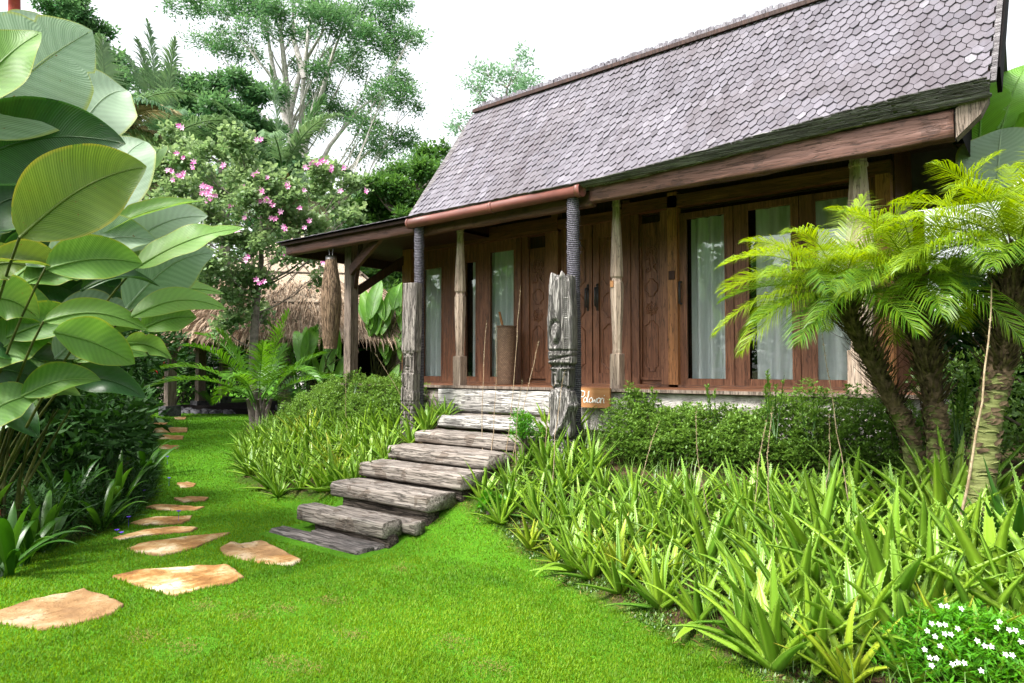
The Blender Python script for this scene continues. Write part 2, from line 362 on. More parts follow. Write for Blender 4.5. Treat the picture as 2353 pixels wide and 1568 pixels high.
# ------------------------------------------------------------------ ground sheet
def axis_grid(a0,a1,b0,b1,fine,far):
    xs=list(np.arange(b0,b1+1e-6,fine)); s=fine; x=b0; lo=[]
    while x>a0: s*=1.35; x-=s; lo.append(x)
    s=fine; x=b1; hi=[]
    while x<a1: s*=1.35; x+=s; hi.append(x)
    return lo[::-1]+xs+hi
gx=axis_grid(-400,300,-14,3,.12,0); gy=axis_grid(-300,400,-1,9,.12,0)
g=MB(); 
for x in gx:
    for y in gy:
        z=height(x,y)+.015*noise.noise(V((x*1.3,y*1.3,0)))
        if -9.4<x<-.9 and y>6.75: z=min(z,.55)
        g.add((x,y,z),t=clamp(bedness(x,y)*8+.5))
ny=len(gy)
for i in range(len(gx)-1):
    for j in range(ny-1):
        a=i*ny+j; g.f.append((a,a+ny,a+ny+1,a+1))
tag(g.build('ground',M['ground']),kind='structure')
# ------------------------------------------------------------------ stepping stones
STONES=[
 ([(0,1405),(60,1385),(120,1370),(190,1357),(235,1368),(265,1380),(285,1392),(255,1415),(200,1430),(100,1452),(60,1445),(0,1435),(-60,1425),(-70,1412)],.9,'large flat brown stepping stone cut by the left edge of the photo'),
 ([(258,1327),(330,1312),(430,1304),(520,1300),(545,1312),(562,1330),(530,1345),(460,1356),(400,1371),(370,1362),(310,1345)],.0,'large cream and orange stepping stone alone in the open lawn'),
 ([(505,1262),(530,1245),(545,1252),(575,1250),(600,1244),(640,1262),(692,1290),(670,1300),(610,1297),(545,1285),(515,1276)],.8,'half brown and half pale stepping stone nearest the foot of the stairs'),
 ([(290,1262),(350,1245),(440,1234),(530,1225),(515,1233),(470,1250),(430,1266),(370,1278),(320,1272)],.25,'wedge shaped tan stepping stone with its point towards the stairs'),
 ([(260,1237),(330,1219),(400,1212),(455,1214),(440,1222),(340,1232),(275,1241)],.15,'long thin pale stepping stone, second behind the wedge shaped one'),
 ([(297,1203),(330,1192),(440,1187),(436,1195),(415,1203),(330,1208)],.1,'pale stepping stone with straight back edge beside purple flowers'),
 ([(335,1167),(360,1161),(400,1161),(470,1168),(450,1175),(380,1173)],.2,'whitish narrow stepping stone tapering to the right'),
 ([(400,1147),(440,1143),(480,1145),(470,1152),(420,1154)],.5,'short orange stepping stone behind the whitish narrow one'),
 ([(405,1112),(430,1108),(450,1112),(445,1120),(415,1122)],.4,'small pinkish stepping stone with grass creeping over it'),
 ([(355,1026),(385,1023),(412,1026),(408,1032),(370,1032)],.3,'fifth stepping stone from the far end of the path'),
 ([(350,1002),(385,1000),(422,1003),(420,1010),(360,1009)],.3,'fourth stepping stone from the far end of the path'),
 ([(335,986),(380,983),(432,983),(430,993),(360,994),(335,992)],.4,'wide two piece stepping stone in the far part of the path'),
 ([(335,972),(360,969),(385,972),(380,978),(340,979)],.2,'second stepping stone from the far end of the path'),
 ([(400,960),(415,958),(428,960),(424,964),(402,964)],.2,'farthest tiny stepping stone near the pavilion'),
]
SP=[]
for outl,tn,lab in STONES:
    pts=[]
    for i,(a,b) in enumerate(outl):
        c=outl[(i+1)%len(outl)]
        for k in range(4):
            q=ground_at(lerp(a,c[0],k/4),lerp(b,c[1],k/4)); pts.append(q)
    cx=sum(p.x for p in pts)/len(pts); cy=sum(p.y for p in pts)/len(pts); cz=height(cx,cy)
    pts=[V((p.x+.015*noise.noise(V((p.x*14,p.y*14,1))),p.y+.015*noise.noise(V((p.x*14,p.y*14,9))),0)) for p in pts]
    SP.append([(p.x,p.y) for p in pts])
    s=MB(); n=len(pts); R_=9; ring=[]
    ring.append([s.add((p.x,p.y,height(p.x,p.y)-.05),t=tn) for p in pts])
    for r in range(R_):
        f=[1,.985,.95,.88,.76,.6,.42,.24,.08][r]
        row=[]
        for p in pts:
            x=lerp(cx,p.x,f); y=lerp(cy,p.y,f)
            z=height(x,y)+.014+(-.014 if r==0 else 0)+.012*noise.noise(V((x*6,y*6,2)))+.006*noise.noise(V((x*22,y*22,5)))
            tt=min(1,tn+(.7 if r==0 else .35 if r==1 else 0))
            if 'half' in lab: tt=.85 if (x<-5.05+.08*noise.noise(V((y*6,0,0)))) else 0
            row.append(s.add((x,y,z),t=tt))
        ring.append(row)
    for r in range(R_):
        for k in range(n):
            s.f.append((ring[r][k],ring[r][(k+1)%n],ring[r+1][(k+1)%n],ring[r+1][k]))
    s.f.append(tuple(ring[-1]))
    tag(s.build('stepping_stone',M['sandstone'],loc=(cx,cy,cz)),lab,'stepping stone','stepping stones across the lawn')
def inpoly(x,y,P):
    c=False; j=len(P)-1
    for i in range(len(P)):
        if (P[i][1]>y)!=(P[j][1]>y) and x<(P[j][0]-P[i][0])*(y-P[i][1])/(P[j][1]-P[i][1])+P[i][0]: c=not c
        j=i
    return c
BB=[(min(p[0] for p in P),max(p[0] for p in P),min(p[1] for p in P),max(p[1] for p in P)) for P in SP]
def onstone(x,y):
    for P,b in zip(SP,BB):
        if b[0]<x<b[1] and b[2]<y<b[3] and inpoly(x,y,P): return True
    return False
# ------------------------------------------------------------------ grass
def grass():
    vs=[];ts=[];N=0
    bare=[ground_at(a,b) for a,b in ((800,1462),(650,1402),(430,1490),(1040,1478),(1060,1170),(1000,1200),(640,1530),(1130,1540),(470,1395),(920,1310))]
    tries=0
    while N<330000 and tries<1500000:
        tries+=1
        # denser towards the viewer: pick distance then bearing
        d=2.3+ (rnd()**1.9)*18.; a=math.radians(U(-38,34))
        x=d*(FW[0]*math.cos(a)+RT[0]*math.sin(a)); y=d*(FW[1]*math.cos(a)+RT[1]*math.sin(a))
        b=bedness(x,y)
        if b>.0 and rnd()>.22*math.exp(-b*2.5): continue
        if -5.95<x<-4.5 and 3.62<y<6.4: continue
        if onstone(x,y): continue
        k=0
        for q in bare:
            r2=(q.x-x)**2+((q.y-y))**2
            if r2<.03 and rnd()<.55: k=1
        if k: continue
        z=height(x,y)+.015*noise.noise(V((x*1.3,y*1.3,0)))
        near_=any(onstone(x+a_,y+b_) for a_,b_ in ((.03,0),(-.03,0),(0,.03),(0,-.03))) if d<7 else False
        h=U(.010,.024)*(1.7 if near_ else 1)*(1+.35*noise.noise(V((x*1.7,y*1.7,4)))); w=U(.0016,.0032)*(1+d*.16)
        if b>0: h*=1.3
        an=rnd()*6.283; lx=math.cos(an+1.3)*h*U(.1,.9); ly=math.sin(an+1.3)*h*U(.1,.9)
        cx=math.cos(an)*w; cy=math.sin(an)*w
        vs+= [(x-cx,y-cy,z-.003),(x+cx,y+cy,z-.003),(x+lx,y+ly,z+h)]
        tn=clamp(.42+.06*x+.36+.55*noise.noise(V((x*.9,y*.9,7)))+.35*noise.noise(V((x*5,y*5,7)))+U(-.3,.3)); ts+=[tn]*3; N+=1  # tint falls towards the left, shade there put into the grass colour
    me=bpy.data.meshes.new('lawn_grass'); me.vertices.add(len(vs)); me.vertices.foreach_set('co',np.array(vs,dtype=np.float32).ravel())
    me.loops.add(len(vs)); me.loops.foreach_set('vertex_index',np.arange(len(vs),dtype=np.int32))
    me.polygons.add(N); me.polygons.foreach_set('loop_start',np.arange(0,len(vs),3,dtype=np.int32)); me.polygons.foreach_set('loop_total',np.full(N,3,dtype=np.int32))
    at=me.attributes.new('tint','FLOAT','POINT'); at.data.foreach_set('value',ts)
    me.update(calc_edges=True); me.materials.append(M['grass'])
    o=bpy.data.objects.new('lawn_grass',me); C.objects.link(o); tag(o,'short bright green grass of the lawn','grass',kind='stuff')
grass()
# leaf litter and weeds on bare soil
s=MB()
for i in range(9000):
    x=U(-4.4,.5); y=interp(x,RBX,RBY)+U(-.1,.9)
    if i%3==0: x=U(-12,-5.9); y=interp(x,LBX,LBY)+U(-.05,.5)
    z=height(x,y); a=rnd()*6.28
    if rnd()<.55: s.leaf(V((x,y,z+U(.0,.012))),(math.cos(a),math.sin(a),U(-.1,.4)),(-math.sin(a),math.cos(a),U(-.3,.3)),U(.02,.07),U(.003,.009),rnd(),k=4)
for (a_,b_) in ((800,1462),(650,1402),(430,1490),(1040,1478),(1060,1170),(1000,1200),(640,1530),(1130,1540),(470,1395),(920,1310),(1075,1165),(560,1420),(760,1385),(330,1465),(700,1540)):
    q=ground_at(a_,b_)
    for i in range(170):
        x=q.x+random.gauss(0,.07); y=q.y+random.gauss(0,.05); a=rnd()*6.28; s.leaf(V((x,y,height(x,y)+U(.004,.02))),(math.cos(a),math.sin(a),U(-.1,.7)),(-math.sin(a),math.cos(a),0),U(.012,.03),U(.002,.004),U(.5,1),k=4)
tag(s.build('leaf_litter',M['litter']),'dry brown blades and litter on the bare soil along the beds','leaf litter',kind='stuff')
s=MB()
for i in range(15000):
    x=U(-4.4,.8); y=interp(x,RBX,RBY)+abs(random.gauss(0,.35))-.05
    if noise.noise(V((x*2.2,y*2.2,8)))<-.12: continue
    z=height(x,y); a=rnd()*6.28
    s.leaf(V((x,y,z)),(math.cos(a),math.sin(a),U(.3,1.6)),(-math.sin(a),math.cos(a),U(-.3,.3)),U(.012,.04),U(.006,.016),rnd(),k=4)
for i in range(2600):
    x=U(-4.3,.6) if i%3 else U(-9.5,-6.0); f=interp(x,RBX,RBY) if x>-4.5 else interp(x,LBX,LBY); y=f+U(.1,1.6)
    z=height(x,y); a=rnd()*6.28; L_=U(.12,.34); d=V((math.cos(a)*.35,math.sin(a)*.35,1)).normalized(); p=V((x,y,z))
    s.blade([p,p+d*L_*.6,p+d*L_*.9+V((math.cos(a),math.sin(a),0))*L_*.2],[.0025,.0025,.0006],(-math.sin(a),math.cos(a),0),0,1,U(.5,1))
tag(s.build('ground_weeds',M['hedge']),'tiny weeds creeping over the soil before the aloe bed','weeds',kind='stuff')
# ------------------------------------------------------------------ timber stairs
st=thing('timber_stairs',(-5.2,3.75,0),'weathered grey timber sleeper stairs climbing from the lawn to the porch','stairs')
def timber(name,x0,x1,y0,y1,z0,z1,mat,seed=0,parent=st,tilt=0.,skew=0.,nx=44):
    s=MB(); prof=[]
    r=.018
    prof=[(y0,z0+r),(y0-.0,lerp(z0,z1,.35)),(y0,lerp(z0,z1,.7)),(y0+.004,z1-r),(y0+r,z1-.003),(lerp(y0,y1,.3),z1),(lerp(y0,y1,.55),z1),(lerp(y0,y1,.8),z1),(y1-r,z1-.003),(y1,z1-r),(y1,z0+r),(y1-r,z0),(y0+r,z0)]
    rows=[]
    for i in range(nx+1):
        f=i/nx; x=lerp(x0,x1,f); row=[]
        for j,(y,z) in enumerate(prof):
            nn=V((x*1.7,j*.7,seed*3.1)); n2=V((x*7,j*1.3,seed*5.7+2))
            dy=.014*noise.noise(nn)+.006*noise.noise(n2); dz=.014*noise.noise(nn+V((0,5,0)))+.006*noise.noise(n2+V((9,0,0)))
            ex=0
            if i in (0,nx): ex=(.008 if i==0 else -.008)+.012*noise.noise(V((j*.9,seed,7)))
            row.append(s.add((x+ex,y+dy+skew*f,z+dz*(.4 if j<5 else 1)+tilt*(f-.5))))
        rows.append(row)
    n=len(prof)
    for i in range(nx):
        for j in range(n): s.f.append((rows[i][j],rows[i+1][j],rows[i+1][(j+1)%n],rows[i][(j+1)%n]))
    s.f.append(tuple(rows[0])); s.f.append(tuple(reversed(rows[-1])))
    return s.build(name,M[mat],parent)
timber('base_plank',-5.92,-4.62,3.74,3.93,-.05,.035,'plank_dark',1)
timber('base_plank',-5.55,-4.60,3.935,4.10,-.05,.038,'plank_dark',21)
timber('riser',-5.60,-4.55,4.03,4.15,-.04,.10,'sleeper_dark',2)
timber('step',-5.83,-4.57,3.98,4.20,.085,.23,'sleeper',3)
timber('step',-5.55,-4.42,4.20,4.34,.10,.215,'sleeper',4)
timber('riser',-5.68,-4.47,4.41,4.56,.13,.285,'sleeper_dark',5)
timber('step',-5.83,-4.44,4.37,4.76,.265,.405,'sleeper',6)
timber('riser',-5.80,-4.40,4.79,4.95,.29,.44,'sleeper_dark',7)
timber('step',-5.84,-4.36,4.74,5.14,.42,.56,'sleeper',8)
timber('riser',-5.75,-4.40,5.18,5.30,.45,.58,'sleeper_dark',9)
timber('step',-5.83,-4.36,5.13,5.54,.565,.705,'sleeper',10)
timber('riser',-5.75,-4.30,5.57,5.66,.6,.73,'sleeper_dark',11)
timber('step',-5.82,-4.20,5.52,5.9,.71,.835,'sleeper',12)
timber('step',-5.86,-4.10,5.92,6.28,.86,.985,'sleeper_pale',13)
timber('riser',-6.0,-4.10,6.0,6.1,.76,.87,'sleeper_dark',14)
# ------------------------------------------------------------------ house
FL=1.335
hs=thing('wooden_house',(-4,7.5,0),'brown carved teak house with grey shingled roof and raised porch','house')
def H(mb,name,mat,parent=hs,smooth=False): return mb.build(name,M[mat],parent,smooth)
def child(mb,name,mat,parent,smooth=False):
    o=mb.build(name,M[mat],None,smooth); o.parent=parent
    w=V(parent.location)+(V(parent.parent.location) if parent.parent else V((0,0,0)))
    o.location=-w; return o
# porch
s=MB(); s.box(-8.25,-.9,6.36,7.6,FL-.035,FL); H(s,'porch_floor','teak_x')
s=MB(); s.box(-8.25,-.9,6.33,6.359,FL-.028,FL+.004); H(s,'floor_edge','post_grey')
timber('plinth_log',-6.25,-4.2,6.33,6.5,1.02,1.295,'sleeper_pale',31,hs)
timber('plinth_log',-8.25,-6.27,6.37,6.5,.9,1.29,'sleeper',33,hs)
timber('plinth_log',-6.2,-4.1,6.34,6.5,.9,1.0,'sleeper',35,hs)
m=NT('old_plaster'); n=m.noise(m.coords((.6,1,1.6)),7,7,.65,.5); n2=m.noise(m.coords(),22,5,.6)
M['old_plaster']=m.done(m.pbr(m.ramp(m.math('ADD',m.math('MULTIPLY',n,.7),m.math('MULTIPLY',n2,.3)),[(.35,(.16,.14,.13)),(.48,(.38,.35,.33)),(.62,(.55,.52,.49))]),.9,m.bump(n,1.,.05),.1))
s=MB(); s.box(-4.19,-.95,6.39,6.5,.5,FL-.04); H(s,'plinth_wall','old_plaster')
s=MB(); s.box(-8.2,-8.1,6.5,9.5,.3,FL-.04); H(s,'side_plinth','old_plaster'); s=MB(); s.box(-1.1,-1.0,6.5,9.5,.3,FL-.04); H(s,'side_plinth','old_plaster')
# walls behind the facade
def wx(p): return atY(p,850,7.5).x
WT=3.9
XL,XR=wx(938),wx(2060)
s=MB(); s.box(XL,XL+.08,7.62,9.5,FL,3.42); H(s,'side_wall','teak_z'); s=MB(); s.box(XR-.08,XR,7.62,8.6,FL,WT); H(s,'side_wall','teak_z'); s=MB(); s.box(XL,XR,9.4,9.48,FL,3.42); H(s,'rear_wall','teak_z')
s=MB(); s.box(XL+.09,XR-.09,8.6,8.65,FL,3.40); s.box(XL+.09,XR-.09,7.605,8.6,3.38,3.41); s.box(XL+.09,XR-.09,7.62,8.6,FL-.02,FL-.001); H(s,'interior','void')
# facade pieces
def z7(px,py,Y=7.5): return atY(px,py,Y).z
def stile(a,b,z0,z1,mat='teak_z',y0=7.44,y1=7.54,name='stile',par=hs,t=None):
    s=MB(); s.tint=U(.15,.85) if t is None else t
    s.box(wx(a),wx(b),y0,y1,z0,z1); return H(s,name,mat,par)
LT=3.30 # lintel bottom
s=MB(); s.tint=.5; s.box(XL+.0,-6.3,7.40,7.56,LT+.05,3.41); s.box(-6.3,wx(1290),7.40,7.56,LT+.05,LT+.24); H(s,'lintel','teak_x')
s=MB(); s.box(wx(1440),XR,7.40,7.56,LT+.12,LT+.26); H(s,'lintel','teak_x')
s=MB(); s.box(wx(1290),wx(1440),7.42,7.56,LT+.08,LT+.2); H(s,'lintel','teak_x')
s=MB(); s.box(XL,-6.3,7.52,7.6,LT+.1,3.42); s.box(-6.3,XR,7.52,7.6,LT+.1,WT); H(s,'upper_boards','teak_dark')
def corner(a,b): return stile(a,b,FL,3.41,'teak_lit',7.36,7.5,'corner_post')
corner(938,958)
def glassdoor(a,b,g0,g1,gz0,gz1,handle=None,frame_mat='teak_z',nm='glass_door'):
    """a,b frame edges; g0,g1 glass edges (measured columns)"""
    s=MB(); X0,X1,G0,G1=wx(a),wx(b),wx(g0),wx(g1); y0,y1=7.46,7.52
    s.tint=U(.3,.6)
    s.box(X0,G0,y0,y1,FL+.005,LT+.05); s.tint=U(.3,.6); s.box(G1,X1,y0,y1,FL+.005,LT+.05)
    s.box(G0,G1,y0+.004,y1-.004,FL+.005,gz0); s.box(G0,G1,y0+.004,y1-.004,gz1,LT+.05)
    for e in (.012,):   # bead
        s.box(G0,G0+.018,y0-.008,y0-.0005,gz0,gz1); s.box(G1-.018,G1,y0-.008,y0-.0005,gz0,gz1)
    d=H(s,nm,frame_mat)
    p=MB(); [p.add(q_) for q_ in ((G0-.005,7.49,gz0-.005),(G1+.005,7.49,gz0-.005),(G1+.005,7.49,gz1+.005),(G0-.005,7.49,gz1+.005))]; p.f.append((0,1,2,3)); child(p,'pane','glass',d)
    if handle:
        h=MB(); hx=wx(handle); h.tube([(hx,7.46,2.3),(hx,7.41,2.3),(hx,7.41,2.55),(hx,7.46,2.55)],.014,6); child(h,'handle','iron',d,True)
    return d
gb=FL+.10
glassdoor(958,1046,974,1020,gb,3.08)
stile(1046,1068,FL,LT+.06,'teak_z',7.44,7.55)
glassdoor(1068,1124,1071,1099,gb,3.10)
glassdoor(1124,1192,1128,1187,gb,3.20)
stile(1192,1202,FL,LT+.06); stile(1202,1215,FL,LT+.06,y0=7.47)
def rings(s,cx,cz,y,rs,n=18,r=.008,sq=1.):
    for R in rs:
        s.tube([(cx+R*math.cos(k/n*6.283),y,cz+R*sq*math.sin(k/n*6.283)) for k in range(n+1)],r,5)
def carved(a,b,seed,name='carved_panel',hh=3.18):
    X0,X1=wx(a),wx(b); s=MB(); s.tint=.45
    s.box(X0,X1,7.5,7.55,FL+.08,hh)
    p=H(s,name,'teak_z')
    c=MB(); cx=(X0+X1)/2; w=(X1-X0)*.34; y=7.497
    zc=2.27
    rings(c,cx,zc,y,(w*.7,w*.45),20,.010); rings(c,cx,zc,y,(w*.2,),10,.012)
    for k in range(8):
        a_=k/8*6.283; c.tube([(cx+w*.7*math.cos(a_),y,zc+w*.7*math.sin(a_)),(cx+w*1.0*math.cos(a_),y,zc+w*1.0*math.sin(a_))],[.014,.004],5)
    def cart(z0,z1):
        q=w*.85; d=.06
        c.tube([(cx-q*.5,y,z0),(cx-q*.5,y,z0+d*.5),(cx-q,y,z0+d),(cx-q,y,z1-d),(cx-q*.5,y,z1-d*.5),(cx-q*.3,y,z1),(cx+q*.3,y,z1),(cx+q*.5,y,z1-d*.5),(cx+q,y,z1-d),(cx+q,y,z0+d),(cx+q*.5,y,z0+d*.5),(cx+q*.5,y,z0),(cx-q*.5,y,z0)],.009,5)
    cart(1.52,2.12); cart(2.42,2.62)
    rings(c,cx,2.95,y,(w*.75,w*.5,w*.22),18,.010); 
    for k in range(14):
        a_=k*1.1; c.tube([(cx+w*.8*math.cos(a_),y,2.8+.1*math.sin(a_*1.7)),(cx+w*.5*math.cos(a_+.6),y-.004,2.84+.12*math.sin(a_*1.7+.5)),(cx+w*.2*math.cos(a_+1),y,2.86+.1*math.sin(a_))],[.012,.014,.004],5)
    c.box(X0,X0+.02,7.47,7.4995,FL+.08,hh); c.box(X1-.02,X1,7.47,7.4995,FL+.08,hh); c.box(X0+.02,X1-.02,7.475,7.4995,FL+.08,FL+.11)
    child(c,'carving','teak_z',p,False)
carved(1215,1258,1)
stile(1258,1275,FL,LT+.06,y0=7.45); stile(1275,1290,FL,LT+.3,y0=7.42)
def leafdoor(a,b,hx,lab=None):
    X0,X1=wx(a),wx(b); s=MB(); s.tint=U(.4,.6)
    s.box(X0+.006,X1-.006,7.5,7.54,FL+.01,LT+.08)
    s.box(X0+.006,X0+.09,7.47,7.4995,FL+.01,LT+.08); s.box(X1-.09,X1-.006,7.47,7.4995,FL+.01,LT+.08)
    s.box(X0+.09,X1-.09,7.472,7.4995,FL+.01,FL+.16); s.box(X0+.09,X1-.09,7.472,7.4995,LT-.1,LT+.08)
    d=H(s,'carved_door','teak_z')
    c=MB()
    for (z0,z1) in ((1.55,2.1),(2.2,2.5),(2.6,3.15)):
        x0,x1=X0+.13,X1-.13; d_=.07
        c.tube([(x0+d_,7.497,z0),(x0,7.497,z0+d_),(x0,7.497,z1-d_),(x0+d_,7.497,z1),(x1-d_,7.497,z1),(x1,7.497,z1-d_),(x1,7.497,z0+d_),(x1-d_,7.497,z0),(x0+d_,7.497,z0)],.012,5)
    child(c,'carving','teak_z',d)
    h=MB(); x=wx(hx); h.box(x-.016,x+.016,7.462,7.4695,2.28,2.62); h.tube([(x,7.465,2.32),(x,7.41,2.34),(x,7.41,2.56),(x,7.465,2.58)],.013,6); child(h,'handle','iron',d,True)
leafdoor(1292,1364,1354); leafdoor(1365,1440,1376)
stile(1440,1456,FL,LT+.3,y0=7.42); stile(1456,1474,FL,LT+.12)
carved(1474,1522,2,hh=3.3)
stile(1522,1544,FL,LT+.12,y0=7.46)
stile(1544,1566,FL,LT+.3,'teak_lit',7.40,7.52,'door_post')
stile(1547,1561,2.58,2.68,'teak_dark',7.385,7.399,'hinge_plate')
glassdoor(1566,1690,1580,1674,gb,3.28,1570)
glassdoor(1692,1842,1722,1828,gb,3.28)
glassdoor(1844,1980,1878,1965,gb,3.28)
stile(1982,2026,FL,LT+.12,'teak_z')
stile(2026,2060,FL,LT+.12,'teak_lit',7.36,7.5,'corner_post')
s=MB(); s.box(XL,XR,7.40,7.6,FL+.0005,FL+.028); H(s,'threshold','teak_x')
s=MB(); s.box(wx(1193),wx(1567),7.561,7.6,FL+.03,LT+.09); H(s,'backing_boards','teak_dark')
s=MB(); s.box(wx(1216),wx(1258),7.5,7.56,FL+.03,FL+.078); s.box(wx(1475),wx(1522),7.5,7.56,FL+.03,FL+.078); H(s,'bottom_rail','teak_x')
# curtains (hang inside)
def curtain(a,b,lab,z1=3.3,amp=.035,wl=.11,ph=0.,y=7.60):
    X0,X1=wx(a),wx(b); s=MB(); n=max(12,int((X1-X0)/.012)); rows=[]
    for j,z in enumerate((FL+.03,1.8,2.4,2.9,z1)):
        row=[]
        for i in range(n+1):
            x=lerp(X0,X1,i/n); k=x/wl*6.283+ph
            row.append(s.add((x,y+amp*math.sin(k+.7*noise.noise(V((x*3,z*.3,ph))))*(1.15-.08*j)+.02*noise.noise(V((x*2,z*.4,ph))),z)))
        rows.append(row)
    for j in range(4):
        for i in range(n): s.f.append((rows[j][i],rows[j][i+1],rows[j+1][i+1],rows[j+1][i]))
    tag(s.build('curtain',M['curtain']),lab,'curtain','pale curtains behind the glass doors')
curtain(945,1016,'pale greenish curtain behind the leftmost glass door')
curtain(1072,1092,'narrow gathered curtain behind the slim glass pane',ph=1)
curtain(1112,1180,'curtain behind the glass door next to the woven basket',ph=2)
curtain(1582,1690,'white pleated curtain behind the glass door with iron handle',wl=.15,ph=3,amp=.05)
curtain(1735,1842,'white curtain behind the middle glass door of the right side',wl=.2,ph=4)
curtain(1870,1972,'white curtain behind the rightmost glass door',wl=.22,ph=5)
# octagonal turned porch posts
def turned(x,y,prof,mat,name='turned_post',rot=0.,sides=8):
    s=MB(); rows=[]
    for z,r,sq in prof:
        row=[]
        for k in range(8):
            a=rot+(k+.5)*math.pi/4
            rr=r/math.cos(math.pi/8)
            if sq: # square section
                ax=math.cos(a-rot); ay=math.sin(a-rot); q=r/max(abs(ax),abs(ay)); px,py=ax*q,ay*q
                # push to corners
                px=math.copysign(r,px) if abs(px)>r*.35 else px; py=math.copysign(r,py) if abs(py)>r*.35 else py
                cx=px*math.cos(rot)-py*math.sin(rot); cy=px*math.sin(rot)+py*math.cos(rot)
            else: cx,cy=rr*math.cos(a),rr*math.sin(a)
            row.append(s.add((x+cx,y+cy,z)))
        rows.append(row)
    for i in range(len(rows)-1):
        for k in range(8): s.f.append((rows[i][k],rows[i][(k+1)%8],rows[i+1][(k+1)%8],rows[i+1][k]))
    s.f.append(tuple(reversed(rows[0]))); s.f.append(tuple(rows[-1]))
    return H(s,name,mat)
def pprof(w,zt):
    return [(FL,.92*w,1),(FL+.37,.92*w,1),(FL+.375,.78*w,0),(FL+.41,.78*w,0),(FL+.42,.74*w,0),(FL+.95,1.02*w,0),(FL+1.02,1.05*w,0),(FL+1.12,1.05*w,0),(FL+1.14,.98*w,0),(FL+1.165,.82*w,0),(FL+1.185,.82*w,0),(FL+1.2,1.0*w,0),(FL+1.24,1.03*w,0),(FL+1.35,.98*w,0),(FL+1.75,.72*w,0),(FL+1.95,.6*w,0),(FL+1.96,.7*w,0),(FL+1.99,.7*w,0),(FL+2.0,.62*w,0),(zt,.62*w,0)]
turned(-6.02,6.5,pprof(.068,3.5),'post_pale')
turned(-3.73,6.5,pprof(.062,3.5),'post_pale')
turned(-1.34,6.5,pprof(.105,3.5),'post_pale')
s=MB(); s.box(-3.77,-3.73,6.425,6.435,2.42,2.49); H(s,'peg_block','sign')
# front poles wrapped in black palm fibre
def wrapped(x,y,z0,z1,r):
    s=MB(); n=60; pts=[];rad=[]
    for i in range(n+1):
        f=i/n; z=lerp(z0,z1,f); pts.append((x+.008*math.sin(f*5),y,z)); rad.append(r*(1+.05*math.sin(z*60)+.04*noise.noise(V((0,0,z*9)))+.05*noise.noise(V((x,1,z*2)))))
    s.tube(pts,rad,14)
    for i in range(900):   # loose fibres
        z=U(z0+.9,z1); a=rnd()*6.28; p=V((x+r*1.02*math.cos(a),y+r*1.02*math.sin(a),z)); q=p+V((math.cos(a)*.012,math.sin(a)*.012,U(-.03,.03)))
        s.leaf(p,q-p,(0,0,1),U(.01,.03),.002,k=4)
    return H(s,'wrapped_pole','wrap',smooth=True)
wrapped(-6.25,6.0,.75,3.36,.058); wrapped(-3.95,6.0,.6,3.36,.066)
s=MB(); 
gp=[(-6.36,5.93,3.365),(-5.9,5.93,3.367),(-5.2,5.93,3.372),(-4.6,5.93,3.376),(-3.83,5.93,3.38)]
s.tube(gp,.062,18); s.tube([(-6.37,5.93,3.365),(-6.34,5.93,3.365)],.069,18); s.tube([(-3.86,5.93,3.38),(-3.80,5.93,3.38)],.073,18); s.tube([(-5.02,5.93,3.374),(-4.98,5.93,3.374)],.067,18)
H(s,'gutter_pipe','gutter',smooth=True)
# fascia beams
timber('fascia_beam',-3.76,-.58,6.0,6.12,3.255,3.48,'beam',41,hs,nx=60)
timber('fascia_beam',-9.15,-6.34,6.0,6.10,3.255,3.425,'beam',43,hs,nx=50)
timber('fascia_beam',-6.33,-3.78,6.08,6.18,3.24,3.40,'beam',45,hs,nx=50)
s=MB(); a=len(s.v)   # chamfered end piece of the right beam
for y in (6.0,6.12):
    for p in ((-.575,3.255),(-.575,3.47),(-.37,3.66),(-.37,3.5),(-.42,3.40)): s.add((p[0],y,p[1]))
s.f+=[(0,4,3,2,1),(5,6,7,8,9),(0,1,6,5),(1,2,7,6),(2,3,8,7),(3,4,9,8),(4,0,5,9)]; H(s,'beam_end','post_grey')
s=MB(); s.bar((-9.1,6.11,3.33),(-9.1,12,3.33),.06,.16); H(s,'side_beam','teak_dark')
for i,x in enumerate(np.arange(-6.1,-.5,.55)):
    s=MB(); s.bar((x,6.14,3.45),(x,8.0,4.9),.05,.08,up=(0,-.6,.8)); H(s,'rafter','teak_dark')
# main roof
XL0,XR0=-6.36,-.37; RXL,RXR=-6.37,-.33
YE,YR,ZR=5.95,7.2,5.14
def eave_z(x): return 3.45+ (.17*sm((x+3.9)/3.4) if x>-3.9 else 0)
def roofp(u,v,off=0.):
    """u 0..1 left-right, v 0 eave..1 ridge"""
    x=lerp(lerp(XL0,RXL,v**1.15),lerp(XR0,RXR,v),u)
    y=lerp(YE,YR,v); ze=eave_z(lerp(XL0,XR0,u)); z=lerp(ze,ZR+.08*u,v)-.04*math.sin(v*math.pi)
    n=V((0,-.81,.59)); return V((x,y,z))+n*off
s=MB(); nu,nv=20,12
for side in (0,-.07):
    for j in range(nv+1):
        for i in range(nu+1): s.add(roofp(i/nu,j/nv,side))
K=(nu+1)*(nv+1)
for j in range(nv):
    for i in range(nu):
        a=j*(nu+1)+i; s.f.append((a,a+1,a+nu+2,a+nu+1)); s.f.append((K+a,K+a+nu+1,K+a+nu+2,K+a+1))
for j in range(nv):
    a=j*(nu+1); s.f.append((a,a+nu+1,K+a+nu+1,K+a)); b=a+nu; s.f.append((b,K+b,K+b+nu+1,b+nu+1))
for i in range(nu): s.f.append((i,K+i,K+i+1,i+1))
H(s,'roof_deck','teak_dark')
s=MB()
SL=math.sqrt((YR-YE)**2+(ZR-3.5)**2); rows=int(SL/.104); 
